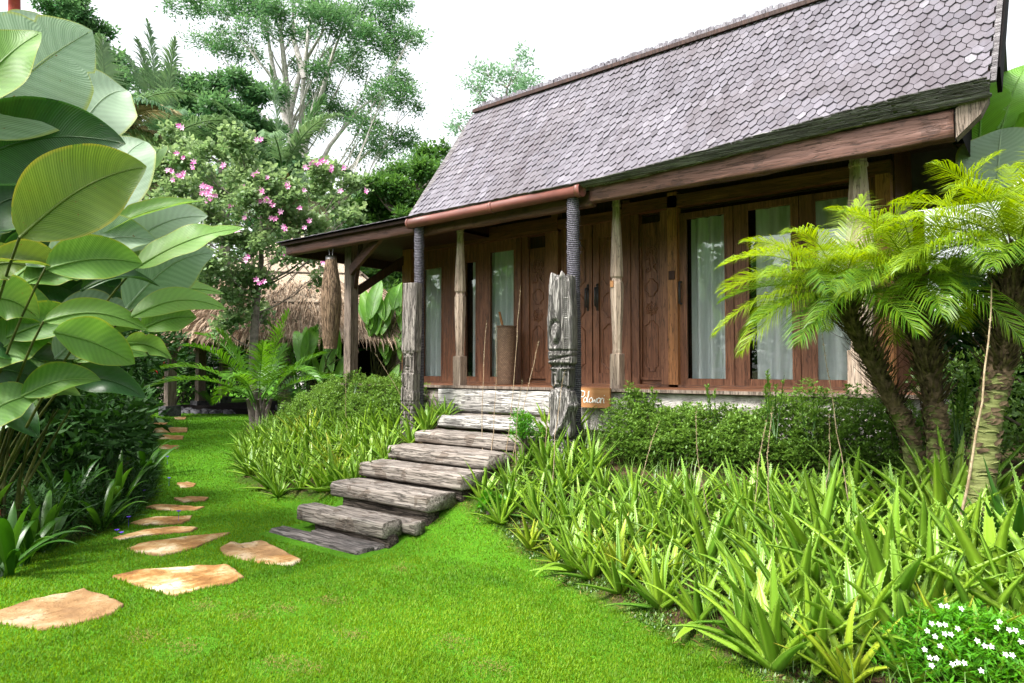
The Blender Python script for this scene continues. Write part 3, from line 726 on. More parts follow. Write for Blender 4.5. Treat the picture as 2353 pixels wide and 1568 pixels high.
for r in range(rows+1):
    v=r/rows; ncol=76
    for c in range(ncol+1):
        u=(c+(.5 if r%2 else 0))/ncol
        if u>1.004: continue
        u=min(max(u,0.004),.996)
        s.tint=clamp(.45+random.gauss(0,.13)+.3*noise.noise(V((u*5,v*3,0)))+.12*(1-v)-.04)
        P0=roofp(u,v); Px=roofp(min(u+.01,1),v)-roofp(max(u-.01,0),v); ex=Px.normalized()
        Pv=roofp(u,min(v+.02,1))-roofp(u,max(v-.02,0)); ev=Pv.normalized(); nrm=ex.cross(ev).normalized()
        w=.5*.078*U(.92,1.0); Lh=.18; th=.007+rnd()*.004
        lift=.012+rnd()*.009; j=U(-.007,.007); rot=U(-.035,.035); tw=U(-.006,.006)
        ex2=(ex+ev*rot+nrm*tw/w*.5).normalized()
        def q(a,b,h): return P0+ex2*a+ev*(b+j)+nrm*h
        low=-.054*U(.85,1.12); k=.043*U(.85,1.15)
        prof=[(-w,low+k),(-w*.12+U(-.006,.006),low),(w*.12,low),(w,low+k),(w,Lh-.08),(-w,Lh-.08)]
        n0=len(s.v)
        for a,b in prof: s.add(q(a,b,lift*(1-(b-low)/Lh)+th))
        for a,b in prof[:4]: s.add(q(a,b,lift*(1-(b-low)/Lh)-.004))
        s.f.append((n0,n0+1,n0+2,n0+3,n0+4,n0+5))
        s.f+=[(n0,n0+6,n0+7,n0+1),(n0+1,n0+7,n0+8,n0+2),(n0+2,n0+8,n0+9,n0+3)]
H(s,'shingles','shingle')
# thick layered eave edge on the right, thin on the left
s=MB(); n=90; rws=[]
for i in range(n+1):
    u=i/n; x=lerp(XL0-.0,XR0,u); zt=eave_z(x)+.012; th=.03+.085*sm((x+4.4)/3.9)
    nz=.01*noise.noise(V((x*4,0,0)))+.008*noise.noise(V((x*15,1,0)))
    row=[]
    for j in range(7):
        f=j/6; y=YE-.075+f*(.05+.9*th*.6)+.010*noise.noise(V((x*11,j*2.3,0)))+(.008 if j%2 else -.004); row.append(s.add((x,y,zt-.018-th*f+nz)))
    row.append(s.add((x,YE+.18,zt-.02-th+nz))); rws.append(row)
for i in range(n):
    for j in range(7): s.f.append((rws[i][j],rws[i][j+1],rws[i+1][j+1],rws[i+1][j]))
s.f.append(tuple(rws[0])); s.f.append(tuple(reversed(rws[-1])))
H(s,'eave_edge','shingle_edge')
s=MB()   # ragged ends of the stacked shingles
for i in range(3600):
    x=U(-4.4,XR0); th=.03+.085*sm((x+4.4)/3.9); f=rnd(); z=eave_z(x)-.006-th*f; y=YE-.08+f*(.05+.54*th)
    s.tint=rnd(); w=U(.02,.06); h=U(.004,.009); s.box(x-w/2,x+w/2,y-.014,y+.03,z-h/2,z+h/2)
H(s,'eave_shingle_ends','shingle_edge')
# ridge board and ridge cap shingles, right verge
s=MB(); a=roofp(-.003,1,.03); b=roofp(1.003,1,.03); s.bar(a+V((0,-.015,.0)),b+V((0,-.015,.0)),.05,.045); H(s,'ridge_board','teak_dark')
s=MB()
for i in range(360):
    u=i/359; p=roofp(u,1); w=.03
    for r in range(2):
        s.tint=clamp(random.gauss(.75,.2)); h=U(.05,.1)+r*.03
        s.box(p.x-w/2,p.x+w/2,p.y+.02+r*.03+U(-.01,.01),p.y+.035+r*.03,p.z+.01,p.z+.03+h)
H(s,'ridge_cap','shingle')
s=MB(); s.bar(roofp(1.0,0.0,-.02)+V((.03,0,-.0)),roofp(1.0,1.0,-.02)+V((.03,0,0)),.02,.04,up=(1,0,0)); H(s,'verge_board','shingle_edge')
s=MB(); s.bar(roofp(1.0,.10,-.14)+V((.05,0,0)),roofp(1.0,1.,-.14)+V((.05,0,.0)),.22,.03,up=(1,0,0)); H(s,'gap_shade_bar','void')  # black bar standing in for the dark gap under the roof end
s=MB(); s.bar(roofp(0.0,0.0,-.02)+V((-.02,0,0)),roofp(0,1,-.02)+V((-.02,0,0)),.04,.10,up=(1,0,0)); H(s,'verge_board','shingle_edge')
s=MB(); s.v=[];  # rear slope and gable
for p in ((RXL,YR,ZR),(RXR,YR,ZR+.08),(XR0,9.5,3.45),(XL0,9.5,3.45)): s.add(p)
s.f.append((0,1,2,3)); H(s,'rear_roof','shingle')
s=MB()
for p in ((-6.3,5.97,3.40),(-6.3,9.5,3.40),(-6.3,7.2,5.07)): s.add(p)
s.f.append((0,1,2)); H(s,'gable','teak_dark'); s=MB()
for p in ((-.6,5.97,3.45),(-.6,9.5,3.45),(-.6,7.2,5.12)): s.add(p)
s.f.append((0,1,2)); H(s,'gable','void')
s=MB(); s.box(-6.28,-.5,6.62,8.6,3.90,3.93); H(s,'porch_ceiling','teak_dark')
# left canopy
s=MB()
A=[(-9.17,5.93,3.435),(-6.3,5.93,3.43),(-6.3,12,3.47),(-9.17,12,3.44)]
for dz in (0,-.04):
    for p in A: s.add((p[0],p[1],p[2]+dz))
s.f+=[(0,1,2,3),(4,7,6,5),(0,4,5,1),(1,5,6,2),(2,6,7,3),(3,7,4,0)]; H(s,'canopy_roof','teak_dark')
s=MB()
for i in range(230):
    x=lerp(-9.2,-6.3,i/229)
    for r in range(3):
        s.tint=clamp(random.gauss(.3,.2)); w=.03; z=3.438+r*.010; y=5.885+r*.05
        s.box(x-w,x+w,y+U(-.015,.01),y+.2,z,z+U(.005,.010))
for i in range(200):
    y=lerp(5.95,11.9,i/199)
    s.tint=clamp(random.gauss(.3,.2)); s.box(-9.215+U(-.015,.01),-9.0,y-.02,y+.02,3.438,3.452)
H(s,'canopy_shingles','shingle')
s=MB(); s.box(-8.27,-8.12,6.42,6.56,FL,3.42); H(s,'canopy_post','post_grey')
s=MB(); s.bar((-8.15,6.44,2.98),(-7.05,6.10,3.36),.05,.14); H(s,'brace','beam')
s=MB(); s.bar((-8.2,6.6,2.7),(-8.0,7.6,3.4),.06,.12); s.bar((-8.12,6.5,2.75),(-7.75,6.3,3.33),.05,.09); H(s,'brace','teak_dark')
# ------------------------------------------------------------------ hanging drum
dr=thing('hanging_drum',(-8.1,6.04,1.83),'long spindle shaped wooden slit drum hanging under the porch canopy','drum')
s=MB(); n=28; pts=[];rad=[]
for i in range(n+1):
    f=i/n; z=lerp(1.83,3.14,f); pts.append((-8.1+.012*math.sin(f*3),6.05,z)); rad.append(interp(f,[0,.2,.5,.7,.9,1],[.088,.118,.148,.128,.085,.07]))
s.tube(pts,rad,20)
# ridges
for k in range(34):
    a=k/34*6.283+U(-.05,.05); s.tint=U(.3,.7); s.tube([(p[0]+math.cos(a)*r*.992,p[1]+math.sin(a)*r*.992,p[2]) for p,r in zip(pts,rad)],.0035,4)
s.build('drum_body',M['drum'],dr)
s=MB(); s.tube([(-8.1,6.05,3.09),(-8.1,6.05,3.15)],[.079,.074],20)
s.build('drum_cap',M['iron'],dr)
for dx in (-.035,.035):
    s=MB(); s.tube([(-8.1+dx,6.05,3.14),(-8.1+dx,6.05,3.2),(-8.1+dx*1.5,6.05,3.24),(-8.1+dx,6.05,3.28)],.008,6); s.build('hook',M['iron'],dr)
# ------------------------------------------------------------------ basket with umbrella
bx,by=-5.82,7.2
bk=thing('umbrella_basket',(bx,by,FL),'tall cylindrical woven rattan basket standing by the glass doors','basket')
s=MB(); s.tube([(bx,by,FL),(bx,by,FL+.02),(bx,by,FL+.4),(bx,by,FL+.76),(bx,by,FL+.775),(bx,by,FL+.76)],[.118,.125,.127,.127,.122,.112],28,cap=False); s.build('basket_body',M['wicker'],bk)
s=MB(); s.tube([(bx+.124*math.cos(a/24*6.283),by+.124*math.sin(a/24*6.283),FL+.775) for a in range(25)],.012,6); s.build('basket_rim',M['wicker'],bk)
um=thing('umbrella',(bx-.05,by,FL+.1),'closed umbrella with pale wooden handle sticking out of the rattan basket','umbrella')
s=MB(); s.tube([(bx-.05,by,FL+.1),(bx-.07,by,FL+.8)],.02,8); s.build('umbrella_body',M['iron'],um)
s=MB(); s.tube([(bx-.07,by,FL+.78),(bx-.085,by,FL+.84),(bx-.125,by,FL+.98)],[.012,.018,.016],8); s.build('handle',M['sign'],um)
# ------------------------------------------------------------------ sign
sg=thing('name_sign',(-3.92,6.3,1.23),'small orange brown wooden name board with white handwriting on the porch edge','sign')
sx0,sx1,sz0,sz1=-4.135,-3.70,1.135,1.345
s=MB(); s.box(sx0,sx1,6.285,6.315,sz0,sz1); s.build('board',M['sign'],sg,False)
strokes={ # hand drawn strokes, unit box per letter (w,h)
'P':[[(.1,0),(.18,.9)],[(-.05,.75),(.15,1.0),(.55,.95),(.6,.7),(.45,.5),(.2,.48)]],
'a':[[(.42,.36),(.25,.45),(.05,.3),(.05,.08),(.2,0),(.4,.12),(.44,.42)],[(.44,.42),(.42,.1),(.55,.02)]],
'l':[[(.0,.1),(.2,.7),(.22,1.0),(.12,.95),(.08,.4),(.1,.05),(.28,.05)]],
'w':[[(0,.42),(.05,.02),(.25,.3),(.35,.02),(.55,.42)]],
'r':[[(.05,.42),(.08,0)],[(.08,.25),(.2,.42),(.35,.4)]],
'i':[[(.1,.4),(.08,.05),(.2,.02)],[(.12,.62),(.14,.68)]]}
s=MB(); cx=sx0+.064
adv={'P':.55,'a':.5,'l':.32,'w':.6,'r':.38,'i':.25}
for ch in 'Palawari':
    for stp in strokes[ch]:
        P=[]
        for i in range(len(stp)-1):
            for k in range(4): P.append((lerp(stp[i][0],stp[i+1][0],k/4),lerp(stp[i][1],stp[i+1][1],k/4)))
        P.append(stp[-1])
        s.tube([(cx+(x+y*.12)*.100,6.2845,sz0+.05+y*.125) for x,y in P],[.0052 if 0<i<len(P)-1 else .003 for i in range(len(P))],5)
    cx+=adv[ch]*.100*.86
s.build('lettering',M['paint'],sg)
# ------------------------------------------------------------------ carved totems
def G(x,a,w): return math.exp(-((x-a)/w)**2)
def totem(name,x,y,z0,z1,rot,wf,df,feat,mat,lab,lean=0,nz=210,nu=30,topf=None):
    s=MB(); R=Matrix.Rotation(rot,3,'Z'); rows=[]
    H_=z1-z0
    for i in range(nz+1):
        v=i/nz; hw=wf(v)/2; hd=df(v)/2; row=[]
        per=[]
        for k in range(nu): per.append((lerp(-1,1,k/nu),-1,0))
        for k in range(14): per.append((1,lerp(-1,1,k/14),1))
        for k in range(nu//2): per.append((lerp(1,-1,k/(nu//2)),1,2))
        for k in range(14): per.append((-1,lerp(1,-1,k/14),3))
        for (a,b,f) in per:
            rr=1-.10*(abs(a)**6*abs(b)**6)
            px,py=a*hw*rr,b*hd*rr
            dep=0
            if f==0: dep=feat(a,v)
            elif f in (1,3): dep=feat(.9 if f==1 else -.9,v)*.7
            cr=noise.noise(V((px*26,py*26,v*H_*1.6+x)))
            crk=-.010*max(0,cr-.12)*4
            rough=.0025*noise.noise(V((px*90,py*90,v*H_*30)))
            d=dep*1.7+crk+rough
            if f==0: py-=d
            elif f==1: px+=d
            elif f==3: px-=d
            else: py+=crk
            zz=z0+v*H_
            if topf and v>.97: zz+=topf(a,b)*(v-.97)/.03
            p=R@V((px,py,0)); row.append(s.add((x+p.x+lean*v,y+p.y,zz)))
        rows.append(row)
    n=len(rows[0])
    for i in range(nz):
        for k in range(n): s.f.append((rows[i][k],rows[i][(k+1)%n],rows[i+1][(k+1)%n],rows[i+1][k]))
    c=s.add((x+lean,y,z1+.0)); 
    for k in range(n): s.f.append((rows[-1][k],rows[-1][(k+1)%n],c))
    o=s.build(name,M[mat]); tag(o,lab,'totem','carved timber totems beside the stairs'); return o
def line(a,v,a0,v0,a1,v1,w,asp=.12):
    """distance groove in (a, v) space; a scaled by asp"""
    px,py=a*asp,v; x0,y0,x1,y1=a0*asp,v0,a1*asp,v1
    dx,dy=x1-x0,y1-y0; t=clamp(((px-x0)*dx+(py-y0)*dy)/(dx*dx+dy*dy+1e-9)); d=math.hypot(px-x0-t*dx,py-y0-t*dy)
    return math.exp(-(d/w)**2)
# left totem: plain top, small face below the middle, greek key lower down.   v of face ~ .52
def featL(a,v):
    d=0.
    if .47<v<.60:
        d-=.016*sm((v-.47)/.01)*sm((.60-v)/.02)
        d+=.026*G(a,-.15,.14)*sm((v-.50)/.01)*sm((.575-v)/.015)       # nose
        d+=.014*(G(a,-.6,.28)+G(a,.35,.3))*G(v,.582,.008)              # brows
        d+=.008*(G(a,-.6,.16)+G(a,.35,.18))*G(v,.560,.008)
        d+=.012*G(a,-.15,.28)*G(v,.492,.006)                            # mouth
        d-=.010*G(a,-.15,.25)*G(v,.499,.003)
    d-=.018*G(v,.468,.005)
    if v<.46:
        for (a0,v0,a1,v1) in ((-1,.41,.5,.33),(-.6,.45,-.6,.3),(.1,.46,.6,.36),(.9,.46,.9,.36),(-1,.39,-.2,.37),(-.2,.37,.4,.30),(-.6,.30,-.6,.2)):
            d-=.013*line(a,v,a0,v0,a1,v1,.007)
    if v<.30:
        u=(a+1)*3.5; w=v*34
        fu=u%1; fw=w%1; iu=int(u); iw=int(w)
        on=(fu<.3) if (iu+iw)%2 else (fw<.3)
        d-=.010 if on else 0
    return d
totem('carved_totem',-6.245,5.84,.55,2.59,math.radians(12),lambda v:interp(v,[0,.45,.47,.6,1],[.205,.20,.215,.215,.205]),lambda v:.15,featL,'totem_brown','slim square grey totem with small carved face, left of the stairs',lean=.05)
def featR(a,v):
    d=0.
    # v: 0 at ground z .5 ; top 2.5.  face .46-.56
    if .455<v<.555:
        d-=.022
        d+=.05*G(a,-.12,.16)*sm((v-.475)/.012)*sm((.55-v)/.02)
        d+=.022*G(v,.545,.006)
        d+=.014*(G(a,-.62,.16)+G(a,.4,.18))*G(v,.522,.006)
        d+=.014*G(a,-.12,.34)*G(v,.470,.005)-.012*G(a,-.12,.3)*G(v,.4765,.002)
    d-=.03*G(v,.452,.005); d-=.03*G(v,.560,.005)
    d-=.016*G(v,.597+.012*a,.004)+.012*G(v,.632,.004)
    if .565<v<.64:
        d-=.009*(1 if (a*6)%1<.4 and (v*60)%1<.5 else 0)
    r=math.hypot((a+.35)*.115,(v-.72)*.8)
    d-=.022*math.exp(-((r-.045)/.010)**2); d+=.02*math.exp(-((math.hypot((a+.3)*.115,(v-.70)*.5))/.016)**2)
    d-=.02*line(a,v,.1,.98,.02,.45,.006)
    if v>.6 and a>.25: d-=.008*(1 if (v*110)%1<.45 and abs(a-.5)<.2 else 0)
    # shoulders and folded arm
    if v<.44:
        d-=.012*abs(math.sin(a*9))*G(v,.34,.1)*.6
        d+=.035*line(a,v,.85,.36,.2,.26,.018)+.035*line(a,v,.2,.26,-.2,.235,.014)
        d-=.02*G(v,.20,.005); d+=.02*(G(a,-.5,.2)+G(a,.6,.2))*G(v,.215,.014)
    if v<.19: d-=.012*(1 if ((v*60)+(a*1.5))%1<.35 else 0)+.008*(1 if (a*3)%1<.2 else 0)
    return d
def wR(v):
    return interp(v,[0,.19,.2,.24,.30,.40,.43,.445,.455,.56,.57,.64,.80,.93,1],[.24,.235,.21,.25,.245,.27,.235,.19,.235,.235,.265,.27,.28,.255,.235])
totem('carved_totem',-3.93,5.76,.45,2.47,math.radians(14),wR,lambda v:wR(v)*.75,featR,'totem','broad cracked pale grey totem with mask face and folded arm, right of the stairs',
      topf=lambda a,b:.045*math.sin(a*6.5)+.03*noise.noise(V((a*3,b*3,1))))
# ------------------------------------------------------------------ plants
def frond(s,base,d,L,droop,n,ll,lw,up=V((0,0,1)),va=.45,rach=.008,tint=.5,curlt=.5,start=.18,stag=.0,rt=None):
    """feather leaf: rachis + leaflets; droop>0 bends down"""
    d=V(d).normalized(); pts=[]; p=V(base); k=18; dd=d.copy()
    for i in range(k+1):
        pts.append(p.copy()); p=p+dd*(L/k); dd=(dd+V((0,0,-1))*droop/k).normalized()
    s.tube(pts,[lerp(rach,rach*.25,i/k) for i in range(k+1)],4,t=tint if rt is None else rt,cap=False)
    for i in range(n):
        f=start+(1-start)*(i+.5)/n; q=f*k; j=min(int(q),k-1); P=pts[j].lerp(pts[j+1],q-j); T=(pts[j+1]-pts[j]).normalized()
        side=T.cross(V((0,0,1)))
        side=side.normalized() if side.length>.05 else T.orthogonal().normalized()
        nn=side.cross(T).normalized()
        env=math.sin(math.pi*min(1,(f-start)/(1-start)*.72+.22))**.8*ll*U(.85,1.1)
        for sg_ in (-1,1):
            ang=lerp(1.15,.42,(f-start)/(1-start))+U(-.09,.09)
            dr_=(side*sg_*math.sin(ang)+T*math.cos(ang)+nn*(va+U(-.15,.15))).normalized()
            a=P; b=P+dr_*env*.5; dr2=(dr_+V((0,0,-curlt))).normalized(); c=b+dr2*env*.5
            w=lw*.5; sd=T if abs(dr_.dot(T))<.9 else nn
            sd=(sd-dr_*sd.dot(dr_)).normalized()
            t=clamp(tint+U(-.25,.25))
            i0=s.add(a-sd*w*.5,(0,0),t); i1=s.add(a+sd*w*.5,(1,0),t); i2=s.add(b+sd*w,(1,.5),t); i3=s.add(b-sd*w,(0,.5),t); i4=s.add(c,(.5,1),t)
            s.f+=[(i0,i1,i2,i3),(i3,i2,i4)]
def small_leaves(s,center,rad,n,L,W,upb=.3,k=4,shell=.35,tint=(.2,.9),flat=False,ga=False):
    c=V(center)
    for i in range(n):
        while True:
            if ga: q=V((random.gauss(0,.62),random.gauss(0,.62),random.gauss(0,.55))); break
            q=V((U(-1,1),U(-1,1),U(-1,1))); l=q.length
            if shell<l<1: break
        p=c+V((q.x*rad[0],q.y*rad[1],q.z*rad[2]))
        d=V((random.gauss(0,1),random.gauss(0,1),random.gauss(upb,.6)))+q*.8
        sd=V((random.gauss(0,1),random.gauss(0,1),random.gauss(0,.35 if flat else 1)))
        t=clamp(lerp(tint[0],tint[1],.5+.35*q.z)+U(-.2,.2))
        sc=U(.7,1.2); s.leaf(p,d,sd,L*sc,W*sc,t,.2,k)
# --- giant leaved plant on the left
big=thing('giant_leaf_plant',(-7.1,1.7,0),'tall clump of giant paddle shaped leaves filling the left edge','plant')
ROOT=V((-7.15,1.65,0))
def bigleaf(b,t,w,db,dt,mat,tint=.5,roll=0.,cup=.25,wave=.06,bow=.06,stalk=True,sag=0.,skewe=0.,sroot=None):
    B=atD(b[0],b[1],db); T=atD(t[0],t[1],dt); ax=T-B; L=ax.length; axn=ax.normalized()
    view=((B+T)/2-O).normalized(); sd=axn.cross(view).normalized(); nrm=sd.cross(axn)
    sd=sd*math.cos(roll)+nrm*math.sin(roll); nn=axn.cross(sd)
    s=MB(); N=26; pts=[];wid=[]
    W=w/FOC*(db+dt)/2*.47; tear=0 if mat=='big_leaf_olive' else random.choice([0,0,0,0,0,random.randrange(8,20)]); sag=sag+U(0,.12); bow=bow+U(-.02,.10); cup=cup*U(.4,2.4); wave=wave*U(.8,2.2)
    for i in range(N+1):
        f=i/N; p=B+ax*f+V((0,0,1))*(math.sin(f*math.pi)*bow*L)-V((0,0,1))*sag*f*f*L
        pts.append(p); wid.append(W*(1-(.22*math.exp(-((i-tear)/.8)**2) if tear else 0))*max(.004,(math.sin(math.pi*clamp(f**.82))**.78)*(1.0 if f<.5 else lerp(1,.96,(f-.5)*2))) if f<1 else .002)
    s.blade(pts,wid,sd,cup,5,tint,wave,U(9,15),rnd()*6,tw=U(-.5,.5))
    s.tube([p+nn*.0 for p in pts[:-1]],[lerp(.011,.003,i/N) for i in range(N)],5,t=.9)
    o=s.build('leaf',M[mat],big)
    if stalk:
        r=sroot or (ROOT+V((U(-.25,.25),U(-.25,.25),0)))
        q=MB(); mid=(r+B)/2+V((0,0,.35))+V((-.1,-.05,0)); P=[]
        for i in range(11):
            f=i/10; P.append(r*(1-f)**2+mid*2*f*(1-f)+B*f*f)
        P.append(B+axn*.05); q.tube(P,[lerp(.014,.007,i/11) for i in range(12)],6); q.build('stalk',M['stalk'],big)
BL=[
 ((-90,250),(95,52),150,4.3,4.6,'big_leaf',.7,.5,.2),
 ((-75,305),(212,50),280,4.6,5.1,'big_leaf_grey',.35,.15,.12),
 ((20,110),(120,45),90,5.2,5.5,'big_leaf_grey',.6,.8,.2),
 ((160,335),(292,198),190,5.5,5.9,'big_leaf_grey',.7,.3,.15),
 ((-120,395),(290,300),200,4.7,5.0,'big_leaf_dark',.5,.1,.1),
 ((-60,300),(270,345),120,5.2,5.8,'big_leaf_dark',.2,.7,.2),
 ((45,545),(338,345),205,4.2,4.5,'big_leaf_olive',.4,.15,.1),
 ((200,560),(335,292),190,5.0,5.5,'big_leaf_grey',.45,.45,.2),
 ((205,545),(462,450),55,4.9,5.3,'big_leaf',.7,.9,.4),
 ((110,605),(362,545),120,4.7,5.1,'big_leaf_grey',.25,.4,.2),
 ((270,580),(478,492),115,5.2,5.6,'big_leaf_grey',.95,.5,.2),
 ((345,395),(372,335),60,5.8,6.1,'big_leaf',.6,.5,.2),
 ((310,615),(560,505),90,4.9,5.3,'big_leaf',.75,.8,.3),
 ((290,708),(492,572),145,5.2,5.6,'big_leaf_grey',.1,.2,.1),
 ((105,618),(328,588),120,4.4,4.8,'big_leaf',.4,.35,.15),
 ((-70,640),(60,605),110,4.3,4.5,'big_leaf_olive',.6,.5,.3),
 ((-30,600),(178,622),70,4.3,4.6,'big_leaf_olive',.7,.8,.5),
 ((185,668),(367,646),48,4.6,5.0,'big_leaf_dark',.8,.9,.3),
 ((320,698),(516,668),60,5.3,5.7,'big_leaf',.9,.7,.2),
 ((300,728),(520,696),75,5.0,5.4,'big_leaf',.9,.6,.2),
 ((325,755),(452,722),85,5.2,5.5,'big_leaf',.6,.4,.2),
 ((100,738),(342,745),75,4.7,5.1,'big_leaf',.75,.5,.15),
 ((122,762),(310,834),110,4.6,5.0,'big_leaf',.35,.3,.3),
 ((285,790),(395,820),60,5.3,5.6,'big_leaf',.85,.6,.2),
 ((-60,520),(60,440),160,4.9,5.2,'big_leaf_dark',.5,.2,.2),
 ((10,600),(150,560),100,5.3,5.6,'big_leaf_dark',.8,.3,.2),
 ((-50,690),(90,720),120,4.7,5.0,'big_leaf',.2,.4,.2),
 ((-60,770),(85,800),130,4.9,5.2,'big_leaf_dark',.5,.3,.3),
 ((-60,850),(110,880),100,4.9,5.3,'big_leaf_dark',.3,.4,.3),
 ((60,640),(200,680),110,5.4,5.7,'big_leaf_dark',.7,.3,.2),
 ((150,690),(300,700),90,5.6,5.9,'big_leaf_dark',.9,.3,.2),
 ((60,820),(170,870),90,5.5,5.7,'big_leaf_dark',.8,.3,.2),
 ((-50,470),(80,500),120,5.4,5.7,'big_leaf_dark',.7,.4,.2),
 ((-40,900),(90,990),90,5.3,5.4,'big_leaf_dark',.6,.4,.2),
 ((200,440),(330,420),150,5.8,6.0,'big_leaf_dark',.9,.3,.2),
 ((180,620),(330,640),100,5.7,6.0,'big_leaf_dark',.9,.3,.2),
 ((-80,360),(60,470),140,5.8,6.0,'big_leaf_dark',.8,.3,.2),
 ((220,560),(330,580),80,5.9,6.2,'big_leaf',.3,.3,.2),
]
BL+=[((-60,850),(125,765),120,4.9,5.2,'big_leaf',.4,.3,.3),((50,910),(232,862),85,5.0,5.3,'big_leaf',.2,.5,.3),((-70,985),(92,905),110,4.8,5.1,'big_leaf',.3,.4,.2),((150,872),(335,905),80,5.3,5.6,'big_leaf_dark',.9,.3,.3),((15,775),(195,722),100,5.0,5.3,'big_leaf',.15,.4,.3),((-60,720),(120,690),100,5.1,5.4,'big_leaf',.3,.6,.3),((170,830),(340,800),70,5.4,5.7,'big_leaf',.25,.6,.2)]
for i in range(46):  # dark filler leaves, shade inside the clump put into their colour
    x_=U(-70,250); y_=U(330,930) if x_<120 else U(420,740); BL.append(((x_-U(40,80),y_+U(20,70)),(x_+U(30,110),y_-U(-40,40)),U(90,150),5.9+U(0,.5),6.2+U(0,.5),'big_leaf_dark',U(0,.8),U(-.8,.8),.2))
for i in range(30):
    x_=U(-70,250); y_=U(430,900) if x_<120 else U(480,780); BL.append(((x_-U(50,90),y_+U(0,60)),(x_+U(50,130),y_-U(-50,30)),U(70,120),5.3+U(0,.4),5.6+U(0,.4),random.choice(['big_leaf','big_leaf','big_leaf_grey']),U(0,.6),U(-.9,.9),.25))
for k_,b in enumerate(BL): bigleaf(*b,stalk=(k_%3==0 and k_<38))
s=MB()   # leaf bases, dry sheaths in the heart of the clump
for i in range(24):
    a=rnd()*6.28; r=U(0,.4); p=ROOT+V((r*math.cos(a),r*math.sin(a),0)); d=V((U(-.25,.6),U(-.1,.6),1.5))
    s.tube([p,p+d*.4,p+d*.8+V((.05,.05,0))],[.022,.016,.007],5,t=rnd())
s.build('sheath',M['stalk'],big)
# --- strap leaved plants in front of it
def strap_plant(x,y,n,L,W,lab,spread=.6,z=None,droop=1.7,tint=.55,name='strap_leaf_plant',grp='strap leaved plants in the left bed'):
    z=height(x,y) if z is None else z
    s=MB()
    for i in range(n):
        a=i*2.399+U(-.3,.3); el=U(.75,1.4); l=L*U(.65,1.1); d=V((math.cos(a)*math.cos(el),math.sin(a)*math.cos(el),math.sin(el)))
        p=V((x+U(-.04,.04),y+U(-.04,.04),z)); pts=[p.copy()]; N=12
        for k in range(N): p=p+d*(l/N); d=(d+V((0,0,-1))*droop*(k/N)*.28*spread).normalized(); pts.append(p.copy())
        s.blade(pts,[W*.5*interp(k/N,[0,.25,.55,.85,1],[.35,.8,1,.55,.02]) for k in range(N+1)],V((-math.sin(a),math.cos(a),0)),-.25,2,clamp(tint+U(-.3,.35)),.05,9,rnd()*6)
    o=s.build(name,M['strap'],loc=(x,y,z)); tag(o,lab,'plant',grp); return o
def gp_(a,b,d):
    p=atD(a,b,d); return p.x,p.y
for (a,d,n,L,W,lab,tn) in (
  (60,5.5,11,.72,.10,'broad strap leaved plant with drooping pale blades nearest the left edge',.6),
  (235,6.6,13,.75,.08,'strap leaved plant arching over the dark groundcover in the left bed',.55),
  (150,6.8,13,.95,.11,'large dark strap leaved plant beneath the giant leaves',.25),
  (330,9.0,12,.95,.09,'strap leaved plant bending over the stepping stones',.45),
  (-30,5.9,12,.9,.10,'strap leaved plant at the foot of the giant leaf clump',.3),
  (20,5.2,12,.8,.1,'strap leaved plant with upright blades low beside the stalks',.45),(110,5.9,12,.8,.09,'strap leaved plant squeezed between its two neighbours under the leaves',.6),(190,7.6,13,.95,.1,'strap leaved plant half hidden in the dark groundcover',.5),(270,7.4,13,.9,.085,'strap leaved plant with long narrow blades over the violet flowers',.65),
  (300,10.5,14,1.1,.09,'strap leaved plant farthest along the left bed',.4)):
    x,y=gp_(a,1000,d); strap_plant(x,y,n,L*.8,W*.85,lab,tint=tn*.55)
# --- dark groundcover with purple flowers
s=MB(); fl=MB()
cnt=0
while cnt<26000:
    t=rnd(); x=U(-15,-5.2); y0=interp(x,WBX,WBY); y=y0-abs(random.gauss(0,.9))+.05
    if y<y0-2.6 or x<-14.5 and rnd()<.5: continue
    if math.hypot(x,y)<4.3: continue
    b=y0-y; h=.42*clamp(b/.45+.25)*(1+.3*noise.noise(V((x*1.5,y*1.5,0))))
    zz=height(x,y)+U(.0,1)**.6*h*(1.2 if b>.3 else .8)
    a=rnd()*6.28; el=U(-.2,1.0); d=V((math.cos(a),math.sin(a),el))
    s.leaf(V((x,y,zz)),d,(-math.sin(a),math.cos(a),U(-.5,.5)),U(.08,.17),U(.012,.022),clamp(U(0,.8)+.2),.15,4); cnt+=1
tag(s.build('groundcover',M['ruellia']),'dark green narrow leaved groundcover edging the left side of the path','groundcover',kind='stuff')
for k,(px,py) in enumerate(((388,1100),(384,1048),(300,975),(312,1112),(278,1228),(268,1222),(330,1130),(410,1180),(325,1100),(340,1040),(295,1195))):
    q=ground_at(px,py+18) if py<1200 else ground_at(px,py+5); p=q+V((0,0,.10 if py<1200 else .03)); s=MB()
    for j in range(5):
        a=j*1.2566+k; s.leaf(p,(math.cos(a),math.sin(a),.5),(-math.sin(a),math.cos(a),0),.028,.03,rnd(),.1)
    s.tube([p-V((0,0,.1)),p],.002,4,t=0)
    tag(s.build('purple_flower',M['purple'],loc=q),'small violet flower on the dark groundcover beside the path','flower','violet flowers along the left bed')
